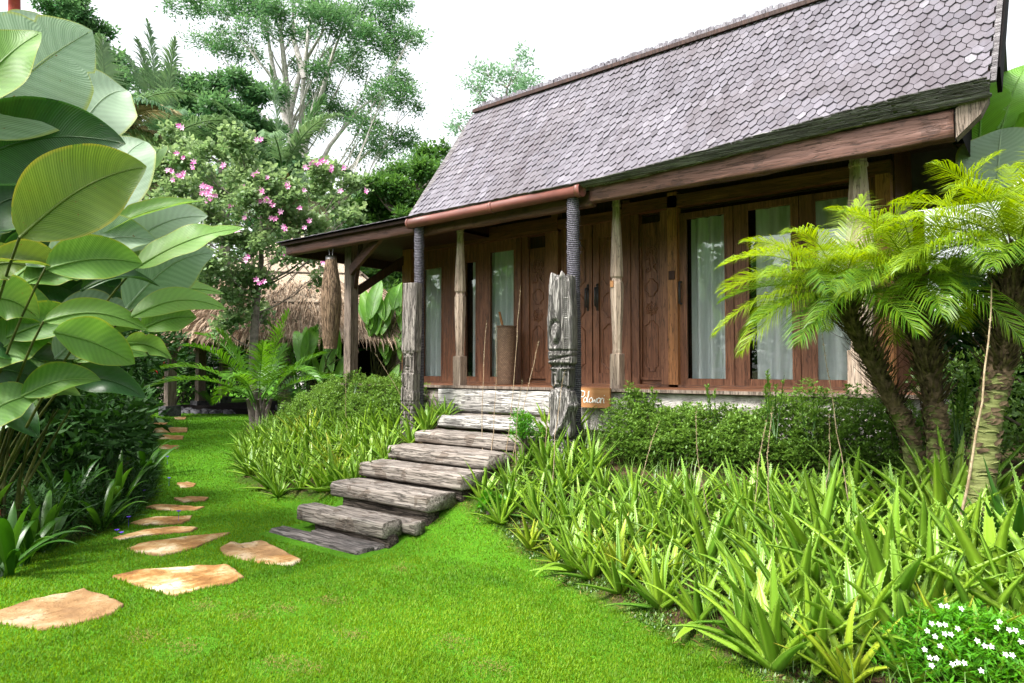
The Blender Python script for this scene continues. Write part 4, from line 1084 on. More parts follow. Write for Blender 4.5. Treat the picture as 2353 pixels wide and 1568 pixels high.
# --- giant dark backdrop shrubs on the left and behind
def shrub(name,center,rad,n,L,W,mat,lab,cat='shrub',group=None,stems=6,k=4,clumps=9,seed=None):
    o=thing(name,(center[0],center[1],max(height(center[0],center[1]),center[2]-rad[2])),lab,cat,group)
    s=MB(); c=V(center)
    for i in range(clumps):
        q=V((U(-.7,.7)*rad[0],U(-.7,.7)*rad[1],U(-.6,.7)*rad[2])); r=U(.35,.55)
        small_leaves(s,c+q,(rad[0]*r,rad[1]*r,rad[2]*r),n//clumps,L,W,.4,k,.0)
    s.build('foliage',M[mat],o)
    q=MB()
    for i in range(stems):
        b=V((c.x+U(-.2,.2)*rad[0],c.y+U(-.2,.2)*rad[1],height(c.x,c.y))); e=c+V((U(-.6,.6)*rad[0],U(-.6,.6)*rad[1],U(0,.6)*rad[2])); q.tube([b,(b+e)/2+V((U(-.1,.1),U(-.1,.1),0)),e],[.03,.018,.006],5)
    q.build('stem',M['bark'],o); return o
def at_ground(px,depth): 
    r=ray(px,846); p=O+r*depth; return p.x,p.y
for (px,d,rz,rx,n,lab) in ((20,7.6,1.0,1.1,7000,'dark shrub added to fill the shaded heart of the giant leaf clump'),(-150,9,2.0,1.6,5000,'dark shrub mass behind the giant leaves at the photo edge'),(60,10.5,1.3,1.7,6000,'dark shrub behind the giant leaf clump'),(150,12,1.1,1.5,6000,'dark bushy shrub left of the path in the middle distance'),(235,16.5,1.0,1.7,5000,'dark shrub with thin leaves left of the thatched pavilion')):  # first shrub is added to darken the inside of the clump
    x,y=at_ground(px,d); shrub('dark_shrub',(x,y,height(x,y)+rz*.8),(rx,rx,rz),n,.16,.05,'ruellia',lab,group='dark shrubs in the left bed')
# low dark planting below the pavilion
for i,(px,d) in enumerate(((330,18.5),(420,19.5),(500,20.5),(600,21),(720,21.5),(830,20),(930,19))):
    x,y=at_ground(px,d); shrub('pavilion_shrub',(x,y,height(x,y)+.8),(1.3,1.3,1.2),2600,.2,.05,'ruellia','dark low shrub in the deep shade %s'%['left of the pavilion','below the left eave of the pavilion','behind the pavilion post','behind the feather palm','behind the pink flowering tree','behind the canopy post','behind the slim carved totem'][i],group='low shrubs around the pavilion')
for i,(px,py,d) in enumerate(((378,828,15.5),(362,838,15.5),(392,845,15.6),(385,858,15.4))):
    p=atD(px,py,d); s=MB()
    for j in range(7): a=j*.9; s.leaf(p+V((0,0,-j*.03)),(math.cos(a),math.sin(a),.5),(-math.sin(a),math.cos(a),0),.13,.05,rnd(),.2)
    s.tube([p-V((0,0,.2)),p],.008,5,t=0)
    tag(s.build('red_flower',M['red'],loc=(p.x,p.y,height(p.x,p.y))),'red heliconia flower in the shade beyond the giant leaves','flower','red heliconia flowers')
# --- aloes
def aloe_mesh(kind,yellow=False,broad=False):
    s=MB(); nl={0:18,1:16,2:21,3:13}[kind%4]-(4 if broad else 0)
    for i in range(nl):
        f=i/nl; a=i*2.399+U(-.2,.2); el=lerp(.45,1.4,f**.7)+U(-.12,.12)
        if i<2: el=U(.15,.4)
        l=lerp(.28,.50,rnd())*(1.0 if i>1 else .8); bend=U(-1.6,1.0) if i>1 else U(.0,.9)
        d=V((math.cos(a)*math.cos(el),math.sin(a)*math.cos(el),math.sin(el))); p=V((math.cos(a)*.015,math.sin(a)*.015,-.01)); N=9; pts=[p.copy()]
        out=V((math.cos(a),math.sin(a),0))
        for k in range(N):
            p=p+d*(l/N); d=(d+V((0,0,-1))*(-bend)*.09*(1 if k>1 else .3)+V((U(-.02,.02),U(-.02,.02),0))).normalized() if bend<0 else (d+(V((0,0,-1))*.5+out*.5)*bend*.13*(k/N)*2).normalized(); pts.append(p.copy())
        w=U(.026,.036) if broad else U(.018,.026); W=[w*interp(k/N,[0,.12,.4,.75,1],[.8,1,.8,.42,.02]) for k in range(N+1)]
        sd=V((-math.sin(a),math.cos(a),0)); tn=clamp(U(.15,.95)-.15*(i<3)); b0=len(s.v)
        s.blade(pts,W,sd,.55,2,tn)
        # fleshy back
        nb=len(s.v)
        for k in range(N+1):
            dd=(pts[min(k+1,N)]-pts[max(k-1,0)]).normalized(); nn=dd.cross(sd).normalized(); s.add(pts[k]-nn*W[k]*.35,(.5,k/N),tn)
        for k in range(N):
            L0=b0+k*5; s.f+=[(L0,L0+5,nb+k+1,nb+k),(L0+4,nb+k,nb+k+1,L0+9)]
        # teeth
        for k in range(20):
            f2=(k+.5)/21; q=f2*N; j=int(q); P=pts[j].lerp(pts[j+1],q-j); w2=lerp(W[j],W[j+1],q-j); T=(pts[j+1]-pts[j]).normalized(); nn=T.cross(sd).normalized()
            for g_ in (-1,1):
                e=P+sd*g_*w2+nn*w2*.55; i0=s.add(e-T*.004,(0 if g_<0 else 1,.5),1.); i1=s.add(e+T*.005,(0 if g_<0 else 1,.5),1.); i2=s.add(e+sd*g_*.0038+T*.004,(0 if g_<0 else 1,.95),1.); s.f.append((i0,i1,i2))
    me=s.build('aloe',M['aloe_yellow' if yellow else 'aloe']); return me
protos=[aloe_mesh(k) for k in range(9)]; yprotos=[aloe_mesh(k,True,k%2==0) for k in range(4)]; bprotos=[aloe_mesh(k,False,True) for k in range(7)]
pdata=[p.data for p in protos]; ydata=[p.data for p in yprotos]; bdata=[p.data for p in bprotos]
for p in protos+yprotos+bprotos: bpy.data.objects.remove(p)
ALO=[]
def put_aloe(x,y,sc,lab,grp,yellow=False,tilt=.12,name='aloe_plant'):
    z=height(x,y); me=random.choice(ydata if yellow else (bdata if rnd()<interp(math.hypot(x,y),[3.5,4.6,6.5],[1,.75,.12]) else pdata)); sc*=interp(math.hypot(x,y),[3.5,5],[1.12,1.])*(1.22 if x>-1.5 and y>3.9 else 1)
    o=bpy.data.objects.new(name,me); C.objects.link(o); o.location=(x,y,z); o.rotation_euler=(U(-tilt,tilt)-.05,U(-tilt,tilt),rnd()*6.28); o.scale=(sc*1.06,sc*1.06,sc*U(.82,1.02))
    tag(o,lab,'aloe',grp); ALO.append((x,y)); return o
front=[(1218,1262,.8,1,'small yellowish aloe at the upper end of the front row'),(1274,1292,.62,1,'smallest aloe of the front row, leaning left'),(1347,1272,.85,0,'fresh green aloe third in the front row'),
(1425,1317,1.0,1,'tall yellow green aloe with long leaf lying to the left'),(1494,1345,.95,1,'yellow aloe with pale leaves flat on the soil'),(1541,1336,.9,0,'green aloe just right of the yellow one with flat leaves'),
(1623,1372,.85,0,'sparse aloe with thin leaves reaching over the lawn edge'),(1740,1440,.95,0,'pale toothed aloe standing alone by the lawn edge'),(1865,1380,1.0,0,'broad leaved aloe behind the one by the lawn edge'),
(1884,1528,.95,0,'dotted young aloe at the bottom, left of the white flowers'),(1950,1575,.8,1,'yellow tinged aloe cut by the bottom edge of the photo'),(2048,1405,1.25,0,'big aloe with wide upright leaves above the white flowers'),(2290,1390,1.3,0,'large aloe with two tall leaves at the right edge'),(1110,1150,.9,0,'aloe leaning over the right end of the stairs'),(1150,1200,.9,0,'aloe at the corner between stairs and lawn'),
(640,1142,.95,0,'front aloe of the left bed with one pale leaf on the lawn'),(740,1112,.8,0,'aloe in the left bed touching the stair end')]
for (px,py,sc,yl,lab) in front:
    q=ground_at(px,py); put_aloe(q.x,q.y,sc,lab,'aloes along the lawn edge',bool(yl))
def far_enough(x,y,d): return all((x-a)**2+(y-b)**2>d*d for a,b in ALO)
n=0; tr_=0
while n<196 and tr_<20000:
    tr_+=1; x=U(-4.2,.9); f=interp(x,RBX,RBY)
    top=5.62 if x<-3.4 else 5.35
    y=U(f+.12,top)
    if x>-.2 and y>5: continue
    if x>-1.0 and y<3.62: continue
    if not far_enough(x,y,.2): continue
    if math.hypot(x+3.93,y-5.76)<.2: continue
    e=(y-f); put_aloe(x,y,U(.72,1.22)*lerp(.92,1.12,clamp(e)),'green aloe packed in the dense bed right of the stairs','aloes in the bed right of the stairs',rnd()<.05 and e<.8); n+=1
n=0; tr_=0
while n<85 and tr_<20000:
    tr_+=1; x=U(-10.0,-5.95); f=interp(x,LBX,LBY); top=5.95 if x>-8.6 else f+1.3
    y=U(f+.08,top)
    if not far_enough(x,y,.2): continue
    if math.hypot(x+6.25,y-5.84)<.2: continue
    put_aloe(x,y,U(.95,1.25),'green aloe packed in the dense bed left of the stairs','aloes in the bed left of the stairs',rnd()<.05); n+=1
# aloes right at the porch edge
for (x,y) in ((-5.95,6.15),(-6.05,6.0),(-4.1,6.2),(-4.15,5.95),(-4.3,6.0)):
    put_aloe(x,y,.95,'dark aloe growing against the porch plinth','aloes against the plinth')
# dark big agave like aloe far right
q=atY(2330,1000,4.7)
s=MB()
for i in range(13):
    a=i*2.399; el=U(.7,1.35); l=U(.5,.7); d=V((math.cos(a)*math.cos(el),math.sin(a)*math.cos(el),math.sin(el))); p=V((q.x,q.y,height(q.x,q.y))); pts=[p.copy()]
    for k in range(8): p=p+d*(l/8); d=(d+V((0,0,.05))).normalized(); pts.append(p.copy())
    s.blade(pts,[.05*interp(k/8,[0,.2,.5,1],[.8,1,.8,.03]) for k in range(9)],(-math.sin(a),math.cos(a),0),.5,2,U(0,.3))
tag(s.build('agave_plant',M['strap'],loc=(q.x,q.y,height(q.x,q.y))),'dark green thick leaved agave at the right edge behind the palm','agave')
# --- dry flower stalks
stalks=[((1108,890),(1118,735),7.3),((1128,900),(1140,740),7.2),((1160,905),(1195,655),7.0),((1205,905),(1190,760),7.0),((1175,900),(1240,780),7.0),((1240,905),(1222,740),6.9),((1250,895),(1290,820),6.9),((800,1080),(798,840),9.0),((955,955),(860,810),8.6),((1185,1030),(1200,870),6.6),((1270,1000),(1298,850),6.2),
((1460,1050),(1515,965),5.6),((1590,1075),(1560,930),5.2),((1640,1090),(1598,930),5.0),((1755,1120),(1735,840),4.6),((1800,1230),(1775,930),4.4),((1790,1110),(1800,860),4.6),((1880,1050),(1905,950),4.8),((1945,1130),(1938,830),4.4),((1960,1100),(1885,740),4.5),((1930,1060),(1915,870),4.5),((2170,1120),(2280,650),4.0),((2215,985),(2200,700),4.1),((1730,1080),(1765,950),4.8)]
for i,(a,b,d) in enumerate(stalks):
    A=atD(a[0],a[1],d); B=atD(b[0],b[1],d+U(-.2,.2)); A.z=min(A.z,height(A.x,A.y)+.25); s=MB()
    g0=V((A.x,A.y,height(A.x,A.y))); bendv=V((U(-.05,.05),U(-.05,.05),0)); P=[g0.lerp(B,k/10)+bendv*math.sin(k/10*3.14)+V((U(-.006,.006),U(-.006,.006),0)) for k in range(11)]
    if i in (12,14,16,18,20,22,5,3): continue
    r=.0045 if d>5 else .0045
    if i==21: r=.010
    s.tube(P,[lerp(r,r*.35,k/10) for k in range(11)],5)
    for k in range(34):  # dried bracts near the tip
        f=U(.62,1.); q=f*10; j=min(int(q),9); p=P[j].lerp(P[j+1],q-j); an=rnd()*6.28; s.leaf(p,(math.cos(an),math.sin(an),.9),(0,0,1),.014,.004,rnd(),.1,4)
    tag(s.build('dry_flower_stalk',M['stalk_dry'],loc=g0),'thin dry beige flower stalk rising from the plants before the porch' if i!=21 else 'thick forked looking dry stalk leaning against the right palm','flower stalk','dry flower stalks')
# --- hedges
def hedge(name,x0,x1,yf,w,h,n,lab,mat='hedge'):
    cx=(x0+x1)/2; o=thing(name,(cx,yf(cx),height(cx,yf(cx))),lab,'hedge')
    s=MB()
    for i in range(n):
        x=U(x0,x1); yy=yf(x); y=yy+U(-.5,.5)*w; g_=height(x,y)
        hh=h(x)*(1+.35*noise.noise(V((x*2.1,y*2.1,0)))+.4*noise.noise(V((x*6,y*6,0))))
        f=max(rnd(),rnd()); e=abs(y-yy)/w*2
        z=g_+hh*f*(1-.35*e*e)
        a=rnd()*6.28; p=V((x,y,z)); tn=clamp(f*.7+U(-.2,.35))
        for j in range(3):
            a2=a+j*2.1; s.leaf(p,(math.cos(a2),math.sin(a2),U(.2,1.1)),(-math.sin(a2),math.cos(a2),U(-.3,.3)),U(.028,.055),U(.012,.022),clamp(tn+U(-.1,.1)),.2,4)
    s.build('foliage',M[mat],o)
    q=MB()
    for i in range(120):
        x=U(x0,x1); y=yf(x)+U(-.3,.3)*w; g_=height(x,y); q.tube([(x,y,g_),(x+U(-.1,.1),y+U(-.1,.1),g_+h(x)*U(.6,1.)),],[.006,.002],4)
    q.build('twig',M['bark'],o)
hedge('clipped_hedge',-3.5,-.6,lambda x:interp(x,[-4.1,-3,-1,0],[6.1,5.98,5.9,5.8]),.66,lambda x:.46+.05*math.sin(x*3),13500,'loose green boxwood hedge before the porch right of the totem')
hedge('clipped_hedge',-9.4,-6.45,lambda x:interp(x,[-9.5,-8,-6.3],[6.3,6.25,6.15]),.75,lambda x:interp(x,[-9.5,-8.5,-6.9,-6.4],[.5,.52,.5,.36]),11500,'loose green boxwood hedge left of the slim totem')
# taller sprigs
for i,(px,py,Y,hh) in enumerate(((1490,890,6.2,.2),(1640,890,6.05,.28),(1780,860,5.7,.35),(1760,880,5.8,.3),(1860,890,5.7,.3),(2200,880,5.6,.3),(2280,870,5.5,.3),(2190,830,5.6,.4),(815,850,6.0,.2),(930,890,6.1,.2),(640,905,7.4,.3))):
    p=atY(px,py,Y); s=MB(); g0=V((p.x,p.y,p.z-hh*1.6)); 
    for b in range(3):
        e=p+V((U(-.1,.1),U(-.05,.05),U(-.06,.05))); s.tube([g0,(g0+e)/2+V((U(-.03,.03),0,0)),e],[.006,.004,.002],4,t=0)
        for k in range(26):
            f=U(.45,1.); q=g0.lerp(e,f); a=rnd()*6.28; s.leaf(q,(math.cos(a),math.sin(a),.9),(-math.sin(a),math.cos(a),0),U(.03,.05),.017,U(.5,1),.2)
    tag(s.build('hedge_sprig',M['hedge'],loc=g0),'upright leafy sprig poking above the hedge line','sprig','leafy sprigs above the hedges')
# hedge at far right behind the palms
x,y=atY(2250,950,6.2).x,6.2
shrub('leafy_shrub',(.1,6.3,1.25),(1.0,.5,.5),9000,.05,.022,'hedge','dense green shrub behind the palm trunks right of the house',clumps=16)
shrub('leafy_shrub',(1.3,5.6,1.2),(1.0,.8,.6),7000,.05,.022,'hedge','dense green shrub at the far right beyond the palms',clumps=16)
shrub('dark_shrub',(-.15,10.0,2.0),(1.1,.6,2.0),9000,.2,.07,'ruellia','added tall dark shrub in place of the black shade right of the house corner',clumps=16)  # added foliage standing in for deep shade under the roof side
shrub('dark_shrub',(1.6,9.4,1.9),(1.5,.8,1.9),8000,.2,.07,'ruellia','added tall dark shrub in place of the black shade beyond the right palm',clumps=14)  # second added mass, continues the stand-in for deep shade
shrub('fern_shrub',(-4.28,5.55,.98),(.16,.18,.16),1400,.035,.012,'bright_shrub','small bright ferny shrub between stairs and broad totem',clumps=7)
shrub('leafy_shrub',(-4.05,4.78,.37),(.14,.1,.07),160,.06,.035,'bright_shrub','little bright weed at the right end of the fourth step',clumps=5,stems=2)
# --- white flowering shrub
wf=thing('white_flower_shrub',(-.62,3.0,0),'low bright green bush with small white flowers in the bottom right corner','shrub')
wc=ground_at(2240,1560); wc=V((wc.x,wc.y,height(wc.x,wc.y))); wf.location=wc
s=MB(); 
for i in range(7500):
    q=V((random.gauss(0,.5),random.gauss(0,.5),0)); 
    if q.length>1: continue
    x=wc.x+q.x*.42; y=wc.y+q.y*.42; z=wc.z+ (.30*math.sqrt(max(0,1-q.length**2)))*max(rnd(),rnd())*(1+.2*noise.noise(V((x*9,y*9,0))))
    a=rnd()*6.28; s.leaf(V((x,y,z)),(math.cos(a),math.sin(a),U(0,.9)),(-math.sin(a),math.cos(a),U(-.3,.3)),U(.035,.06),U(.008,.014),clamp(.3+z-wc.z+U(0,.5)),.15,4)
s.build('foliage',M['bright_shrub'],wf)
for i,(px,py) in enumerate(((2162,1397),(2208,1404),(2140,1438),(2157,1440),(2130,1455),(2148,1468),(2170,1462),(2200,1450),(2245,1478),(2262,1490),(2296,1434),(2290,1448),(2318,1453),(2345,1480),(2124,1498),(2136,1517),(2140,1535),(2188,1532),(2200,1528),(2254,1547),(2160,1490),(2310,1510))):
    # place on the bush dome
    r=ray(px,py); t=2.; p=None
    while t<6:
        p=O+r*t; q=((p.x-wc.x)/.46,(p.y-wc.y)/.46); l=q[0]**2+q[1]**2; zt=wc.z+.31*math.sqrt(max(0,1-l))
        if p.z<zt+.01: break
        t+=.01
    s=MB()
    p=V((p.x,p.y,p.z+.012)); s.tint=rnd()
    for f_ in range(2 if i%3==0 else 1):
        pp=p+V((f_*.022,f_*.01,0))
        for j in range(5):
            a=j*1.2566+i; d_=V((RT[0]*math.cos(a),RT[1]*math.cos(a),.7*math.sin(a)))+V((FW[0],FW[1],0))*.5*math.sin(a); s.leaf(pp,d_,V((-FW[0],-FW[1],.9)).cross(d_),.0135,.0075,None,.1)
    s.build('flower',M['white'],wf)
# --- pygmy date palms
def palm(name,label,spine,rad,crown_n,L,lab_grp,seed,tl=.5,lean=V((0,0,0)),dirs=None):
    random.seed(seed)
    base=V(spine[0]); o=thing(name,base,label,'palm',lab_grp)
    P=[];Rr=[]; n=len(spine)
    for i in range(n-1):
        for k in range(8): P.append(V(spine[i]).lerp(V(spine[i+1]),k/8)); Rr.append(lerp(rad[i],rad[i+1],k/8))
    P.append(V(spine[-1])); Rr.append(rad[-1])
    for i in range(1,len(P)-1): P[i]=(P[i-1]+P[i]*2+P[i+1])/4
    m_=int(len(P)*tl)
    s=MB(); s.tube(P[:m_+1],[r*(1+.025*math.sin(i*2.6)) for i,r in enumerate(Rr[:m_+1])],12)
    # leaf-scar ridges
    for i in range(m_*5):
        f=min(rnd()*m_,m_-.01); j=min(int(f),m_-1); c=P[j].lerp(P[j+1],f-j); r=Rr[j]; off=rnd()*6
        pts=[c+V((math.cos(a+off)*r*1.03,math.sin(a+off)*r*1.03,.012*math.sin(a*2.5))) for a in [k*.36 for k in range(5)]]; s.tube(pts,[.001,.005,.007,.005,.001],4,t=.6)
    s.build('trunk',M['palm_green'],o)
    s=MB(); s.tube(P[m_:],[r*.92 for r in Rr[m_:]],10)
    for i in range(700):   # old frond stubs and fibre
        f=m_+rnd()*(len(P)-1-m_); j=min(int(f),len(P)-2); c=P[j].lerp(P[j+1],f-j); a=rnd()*6.28; r=Rr[j]; ll=U(.04,.12) if rnd()<.75 else U(.12,.22)
        d=V((math.cos(a),math.sin(a),U(.4,1.4))); b=c+V((math.cos(a)*r*.8,math.sin(a)*r*.8,0)); s.blade([b,b+d.normalized()*ll*.6,b+d.normalized()*ll+V((0,0,.02))],[.012,.007,.002],(-math.sin(a),math.cos(a),0),.3,1,rnd())
    for i in range(260):
        f=U(max(0,m_*.35),m_); j=min(int(f),len(P)-2); c=P[j].lerp(P[j+1],f-j); a=rnd()*6.28; r=Rr[j]; d=V((-math.sin(a),math.cos(a),U(-.5,.9)))
        if rnd()>(f/m_)**2: continue
        b=c+V((math.cos(a)*r*1.0,math.sin(a)*r*1.0,0)); s.blade([b,b+d*.03,b+d*.05],[.012,.012,.002],(0,0,1),.2,1,rnd())
    s.build('fibrous_trunk',M['fibre'],o)
    top=P[-1]
    for i in range(crown_n):
        a=i*2.399+seed; f=i/crown_n; el=lerp(-.15,1.35,f)
        d=V((math.cos(a)*math.cos(el),math.sin(a)*math.cos(el),math.sin(el)))+lean*.4
        s=MB(); frond(s,top+V((math.cos(a)*.03,math.sin(a)*.03,U(-.05,.03))),d,L*U(.8,1.1),lerp(.9,1.4,f)+U(-.2,.3),64,.27,.0065,va=.22,rach=.005,tint=clamp(lerp(.2,.9,f)+U(-.15,.15)),curlt=.75,start=.14)
        s.build('frond',M['pygmy'],o)
    for (dx,dy,dL,dt) in (dirs or []):
        T=V((dx,dy,dL)); s=MB(); frond(s,top,T,L*dt,1.3,66,.27,.0065,va=.15,rach=.005,tint=.9,curlt=.95,start=.14); s.build('frond',M['pygmy'],o)
    random.seed(seed+100)
def pp(px,py,d): return atD(px,py,d)
PA=[pp(2122,1110,4.35),pp(2085,990,4.3),pp(2020,860,4.25),pp(1965,760,4.2),pp(1930,675,4.2)]
PB=[pp(2160,1130,4.15),pp(2150,980,4.1),pp(2135,850,4.1),pp(2110,740,4.1),pp(2100,640,4.1)]
PC=[pp(2235,1160,3.75),pp(2270,960,3.75),pp(2305,800,3.75),pp(2325,680,3.75),pp(2335,575,3.75)]
PA,PB,PC=[[O+(p-O)*1.10 for p in q] for q in (PA,PB,PC)]
for q in (PA,PB,PC): q[0].z=height(q[0].x,q[0].y)-.03
Lw=-V((RT[0],RT[1],0))
palm('pygmy_date_palm','pygmy date palm with strongly leaning dark trunk, left of the trio',PA,[.064,.06,.058,.052,.045],24,.80,'pygmy date palms',11,.36,Lw*.5,[(Lw.x-.2,Lw.y-.1,.35,1.15),(Lw.x,Lw.y-.4,.1,1.1),(Lw.x,Lw.y+.3,.6,1.0)])
palm('pygmy_date_palm','pygmy date palm with upright trunk in the middle of the trio',PB,[.064,.062,.078,.07,.045],26,.84,'pygmy date palms',12,.34,Lw*.3,[(Lw.x,Lw.y,.7,1.0),(Lw.x+.3,Lw.y-.5,.5,.9)])
palm('pygmy_date_palm','pygmy date palm with mossy trunk leaning right at the photo edge',PC,[.078,.07,.075,.072,.045],26,.86,'pygmy date palms',13,.42,Lw*.2,[(Lw.x,Lw.y,.9,1.0),(Lw.x,Lw.y-.2,.45,1.1)])
# --- big leaves right edge
bn=thing('banana_plant',(1.2,7.0,.6),'broad leaved banana like plant rising at the right end of the roof','plant')
def blf(par,b,t,w,db,dt,mat,tint,roll,cup=.2,bow=.05):
    global big,ROOT
    ob,orr=big,ROOT; big=par; ROOT=V((par.location.x,par.location.y,par.location.z)); bigleaf(b,t,w,db,dt,mat,tint,roll,cup,.04,bow); big,ROOT=ob,orr
for L_ in (((2250,330),(2262,172),120,6.3,6.5,'banana',.95,.2),((2300,300),(2358,140),130,6.5,6.7,'banana',.9,.3),((2290,440),(2300,290),175,6.0,6.2,'big_leaf_grey',.5,.1),((2330,400),(2330,255),110,6.3,6.5,'banana',.5,.7),((2380,420),(2400,220),150,6.5,6.8,'banana',.6,.2),((2190,330),(2260,295),60,6.6,6.8,'big_leaf_dark',.5,.4),
   ((2260,640),(2125,625),100,6.0,6.2,'big_leaf_dark',.9,.5),((2400,560),(2340,420),140,6.2,6.3,'big_leaf',.3,.3),((2420,360),(2380,100),130,6.9,7.1,'big_leaf',.5,.2)):
    blf(bn,*L_)
# --- areca palm left of the hedge
def feather(name,label,base,n,L,mat,seed,H0=.4,ll=.32,lw=.02,el0=.5,el1=1.45,droop=1.4,nl=34,cat='palm',grp=None,trunks=5,tr=.03,tint=.5):
    random.seed(seed); base=V(base); o=thing(name,base,label,cat,grp)
    q=MB()
    for i in range(trunks):
        a=i*2.4; b=base+V((math.cos(a)*.1,math.sin(a)*.1,-.02)); q.tube([b,b+V((math.cos(a)*.05,math.sin(a)*.05,H0*.6)),b+V((math.cos(a)*.12,math.sin(a)*.12,H0))],[tr,tr*.8,tr*.5],7)
    q.build('trunk',M['bark_mid'],o)
    for i in range(n):
        a=i*2.399+seed; f=(i+.5)/n; el=lerp(el0,el1,f)
        d=V((math.cos(a)*math.cos(el),math.sin(a)*math.cos(el),math.sin(el)))
        s=MB(); frond(s,base+V((math.cos(a)*.1,math.sin(a)*.1,H0*U(.5,1))),d,L*U(.8,1.15),droop*U(.7,1.2),nl,ll,lw,va=.35,rach=.012,tint=clamp(tint+U(-.25,.35)),curlt=.5,start=.22)
        s.build('frond',M[mat],o)
    random.seed(seed+50); return o
q=ground_at(592,985)
feather('areca_palm','bushy feather palm at the corner of the left aloe bed',(q.x,q.y,q.z),16,1.75,'areca',21,H0=.55,ll=.36,lw=.024,nl=40,droop=1.5,trunks=6,tr=.05,tint=.6)
q=atD(700,900,14.5); feather('areca_palm','feather palm with drooping fronds behind the hanging drum',(q.x,q.y,height(q.x,q.y)),12,1.7,'areca',22,H0=.5,ll=.3,lw=.03,droop=1.7,tint=.3)
q=atD(390,930,17); feather('areca_palm','shaded feather palm left of the pavilion',(q.x,q.y,height(q.x,q.y)),9,1.5,'areca',23,H0=.4,ll=.3,lw=.03,droop=1.6,tint=.1)
# heliconia / banana leaves behind the porch canopy
hp=at_ground(880,15); hl=thing('heliconia_clump',(hp[0],hp[1],height(*hp)),'bright green broad leaved heliconia behind the porch canopy','plant')
for i in range(26):
    px=U(835,945); py=U(640,780); 
    blf(hl,(px,py+60),(px+U(-40,40),py-U(0,40)),U(22,38),14.5,15.,'banana',U(.3,1),U(0,1.0))
for i in range(10):
    px=U(850,935); py=U(850,930); blf(hl,(px,py+50),(px+U(-30,30),py-30),U(18,30),12.5,12.8,'banana',U(.1,.6),U(0,1.0))
hp=at_ground(735,13.6); h2=thing('heliconia_clump',(hp[0],hp[1],height(*hp)),'broad leaved heliconia with yellowing leaves behind the hanging drum','plant')
for i in range(14):
    px=U(690,790); py=U(740,850); blf(h2,(px,py+60),(px+U(-50,50),py-U(10,60)),U(22,40),13.3,13.9,'banana',U(.1,.9),U(0,1.1))
# --- thatched pavilion
pc=at_ground(690,17.2); PZ=.55
pv=thing('thatched_pavilion',(pc[0],pc[1],PZ),'open pavilion with shaggy brown thatched roof behind the flowering tree','pavilion')
cx,cy=pc
ang0=math.radians(38.5+10)
def ringp(R,z,k,n=4,rot=0): a=ang0+math.pi/4+k*2*math.pi/n+rot; return V((cx+R*math.cos(a),cy+R*math.sin(a),z))
s=MB(); lv=[(4.35,2.15),(4.0,2.45),(3.5,2.78),(3.3,2.95),(2.2,3.7),(1.2,4.35),(.25,4.85)]
rows=[]
for R_,z in lv:
    row=[]
    for k in range(4):
        a=ringp(R_,z,k); b=ringp(R_,z,k+1)
        for i in range(14): p=a.lerp(b,i/14); row.append(s.add(p+V((0,0,.05*noise.noise(p*2.)))))
    rows.append(row)
n=len(rows[0])
for i in range(len(rows)-1):
    for k in range(n): s.f.append((rows[i][k],rows[i][(k+1)%n],rows[i+1][(k+1)%n],rows[i+1][k]))
s.f.append(tuple(rows[-1]))
s.build('roof',M['thatch'],pv)
s=MB()
for i in range(17000):
    k=random.randrange(4); f=rnd(); t=rnd()**.8
    if t<.75: R_,z=lerp(4.4,3.35,t/.75),lerp(2.12,2.98,t/.75)
    else: R_,z=lerp(3.35,2.6,(t-.75)*4),lerp(3.0,3.5,(t-.75)*4)
    p=ringp(R_,z,k).lerp(ringp(R_,z,k+1),f)+V((0,0,.03)); out=V((p.x-cx,p.y-cy,0)).normalized()
    d=(out*.8+V((U(-.3,.3),U(-.3,.3),-1.0 if t<.25 else -.62)))*.7
    l=U(.15,.42) if t<.75 else U(.1,.2)
    s.blade([p,p+d*l*.5+out*.02,p+d*l+V((0,0,-.05*l))],[.010,.012,.003],d.cross(V((U(-1,1),U(-1,1),U(-1,1)))),0,1,clamp(random.gauss(.45,.28)))
s.build('thatch_fringe',M['thatch_blade'],pv)
for k in range(4):
    for j in range(2):
        s=MB()
        for i in range(7):
            f0=i/7; a=ringp(3.28,3.0,k).lerp(ringp(3.28,3.0,k+1),f0); b=ringp(1.3,4.32,k).lerp(ringp(1.3,4.32,k+1),clamp(f0+(.3 if j else -.3)))
            s.tube([a+V((0,0,.03)),b+V((0,0,.03))],.014,4)
        s.tube([ringp(3.32,2.98,k),ringp(3.32,2.98,k+1)] if j else [ringp(2.2,3.74,k),ringp(2.2,3.74,k+1)],.022,4)
        s.build('batten',M['bark'],pv)
q=ground_at(530,938)
for k in range(4):
    for f in (0,.5):
        p=ringp(3.3,0,k).lerp(ringp(3.3,0,k+1),f); s=MB(); s.box(p.x-.09,p.x+.09,p.y-.09,p.y+.09,PZ+.2,2.7); po=s.build('post',M['post_grey'],pv,False)
        s=MB(); s.box(p.x-.16,p.x+.16,p.y-.16,p.y+.16,PZ-.1,PZ+.22); child(s,'footing','stones',po)
s=MB(); s.box(cx-2.0,cx+2.0,cy-2.0,cy+2.0,PZ-.1,PZ+.12); s.build('deck',M['void'],pv,False)  # deck in near black, the dark under the thatch put into colour
s=MB(); s.box(cx-1.9,cx+1.9,cy+1.7,cy+1.8,PZ+.36,2.4); s.build('inner_shade',M['void'],pv,False)  # black sheet, the pavilion's shaded inside put into its colour
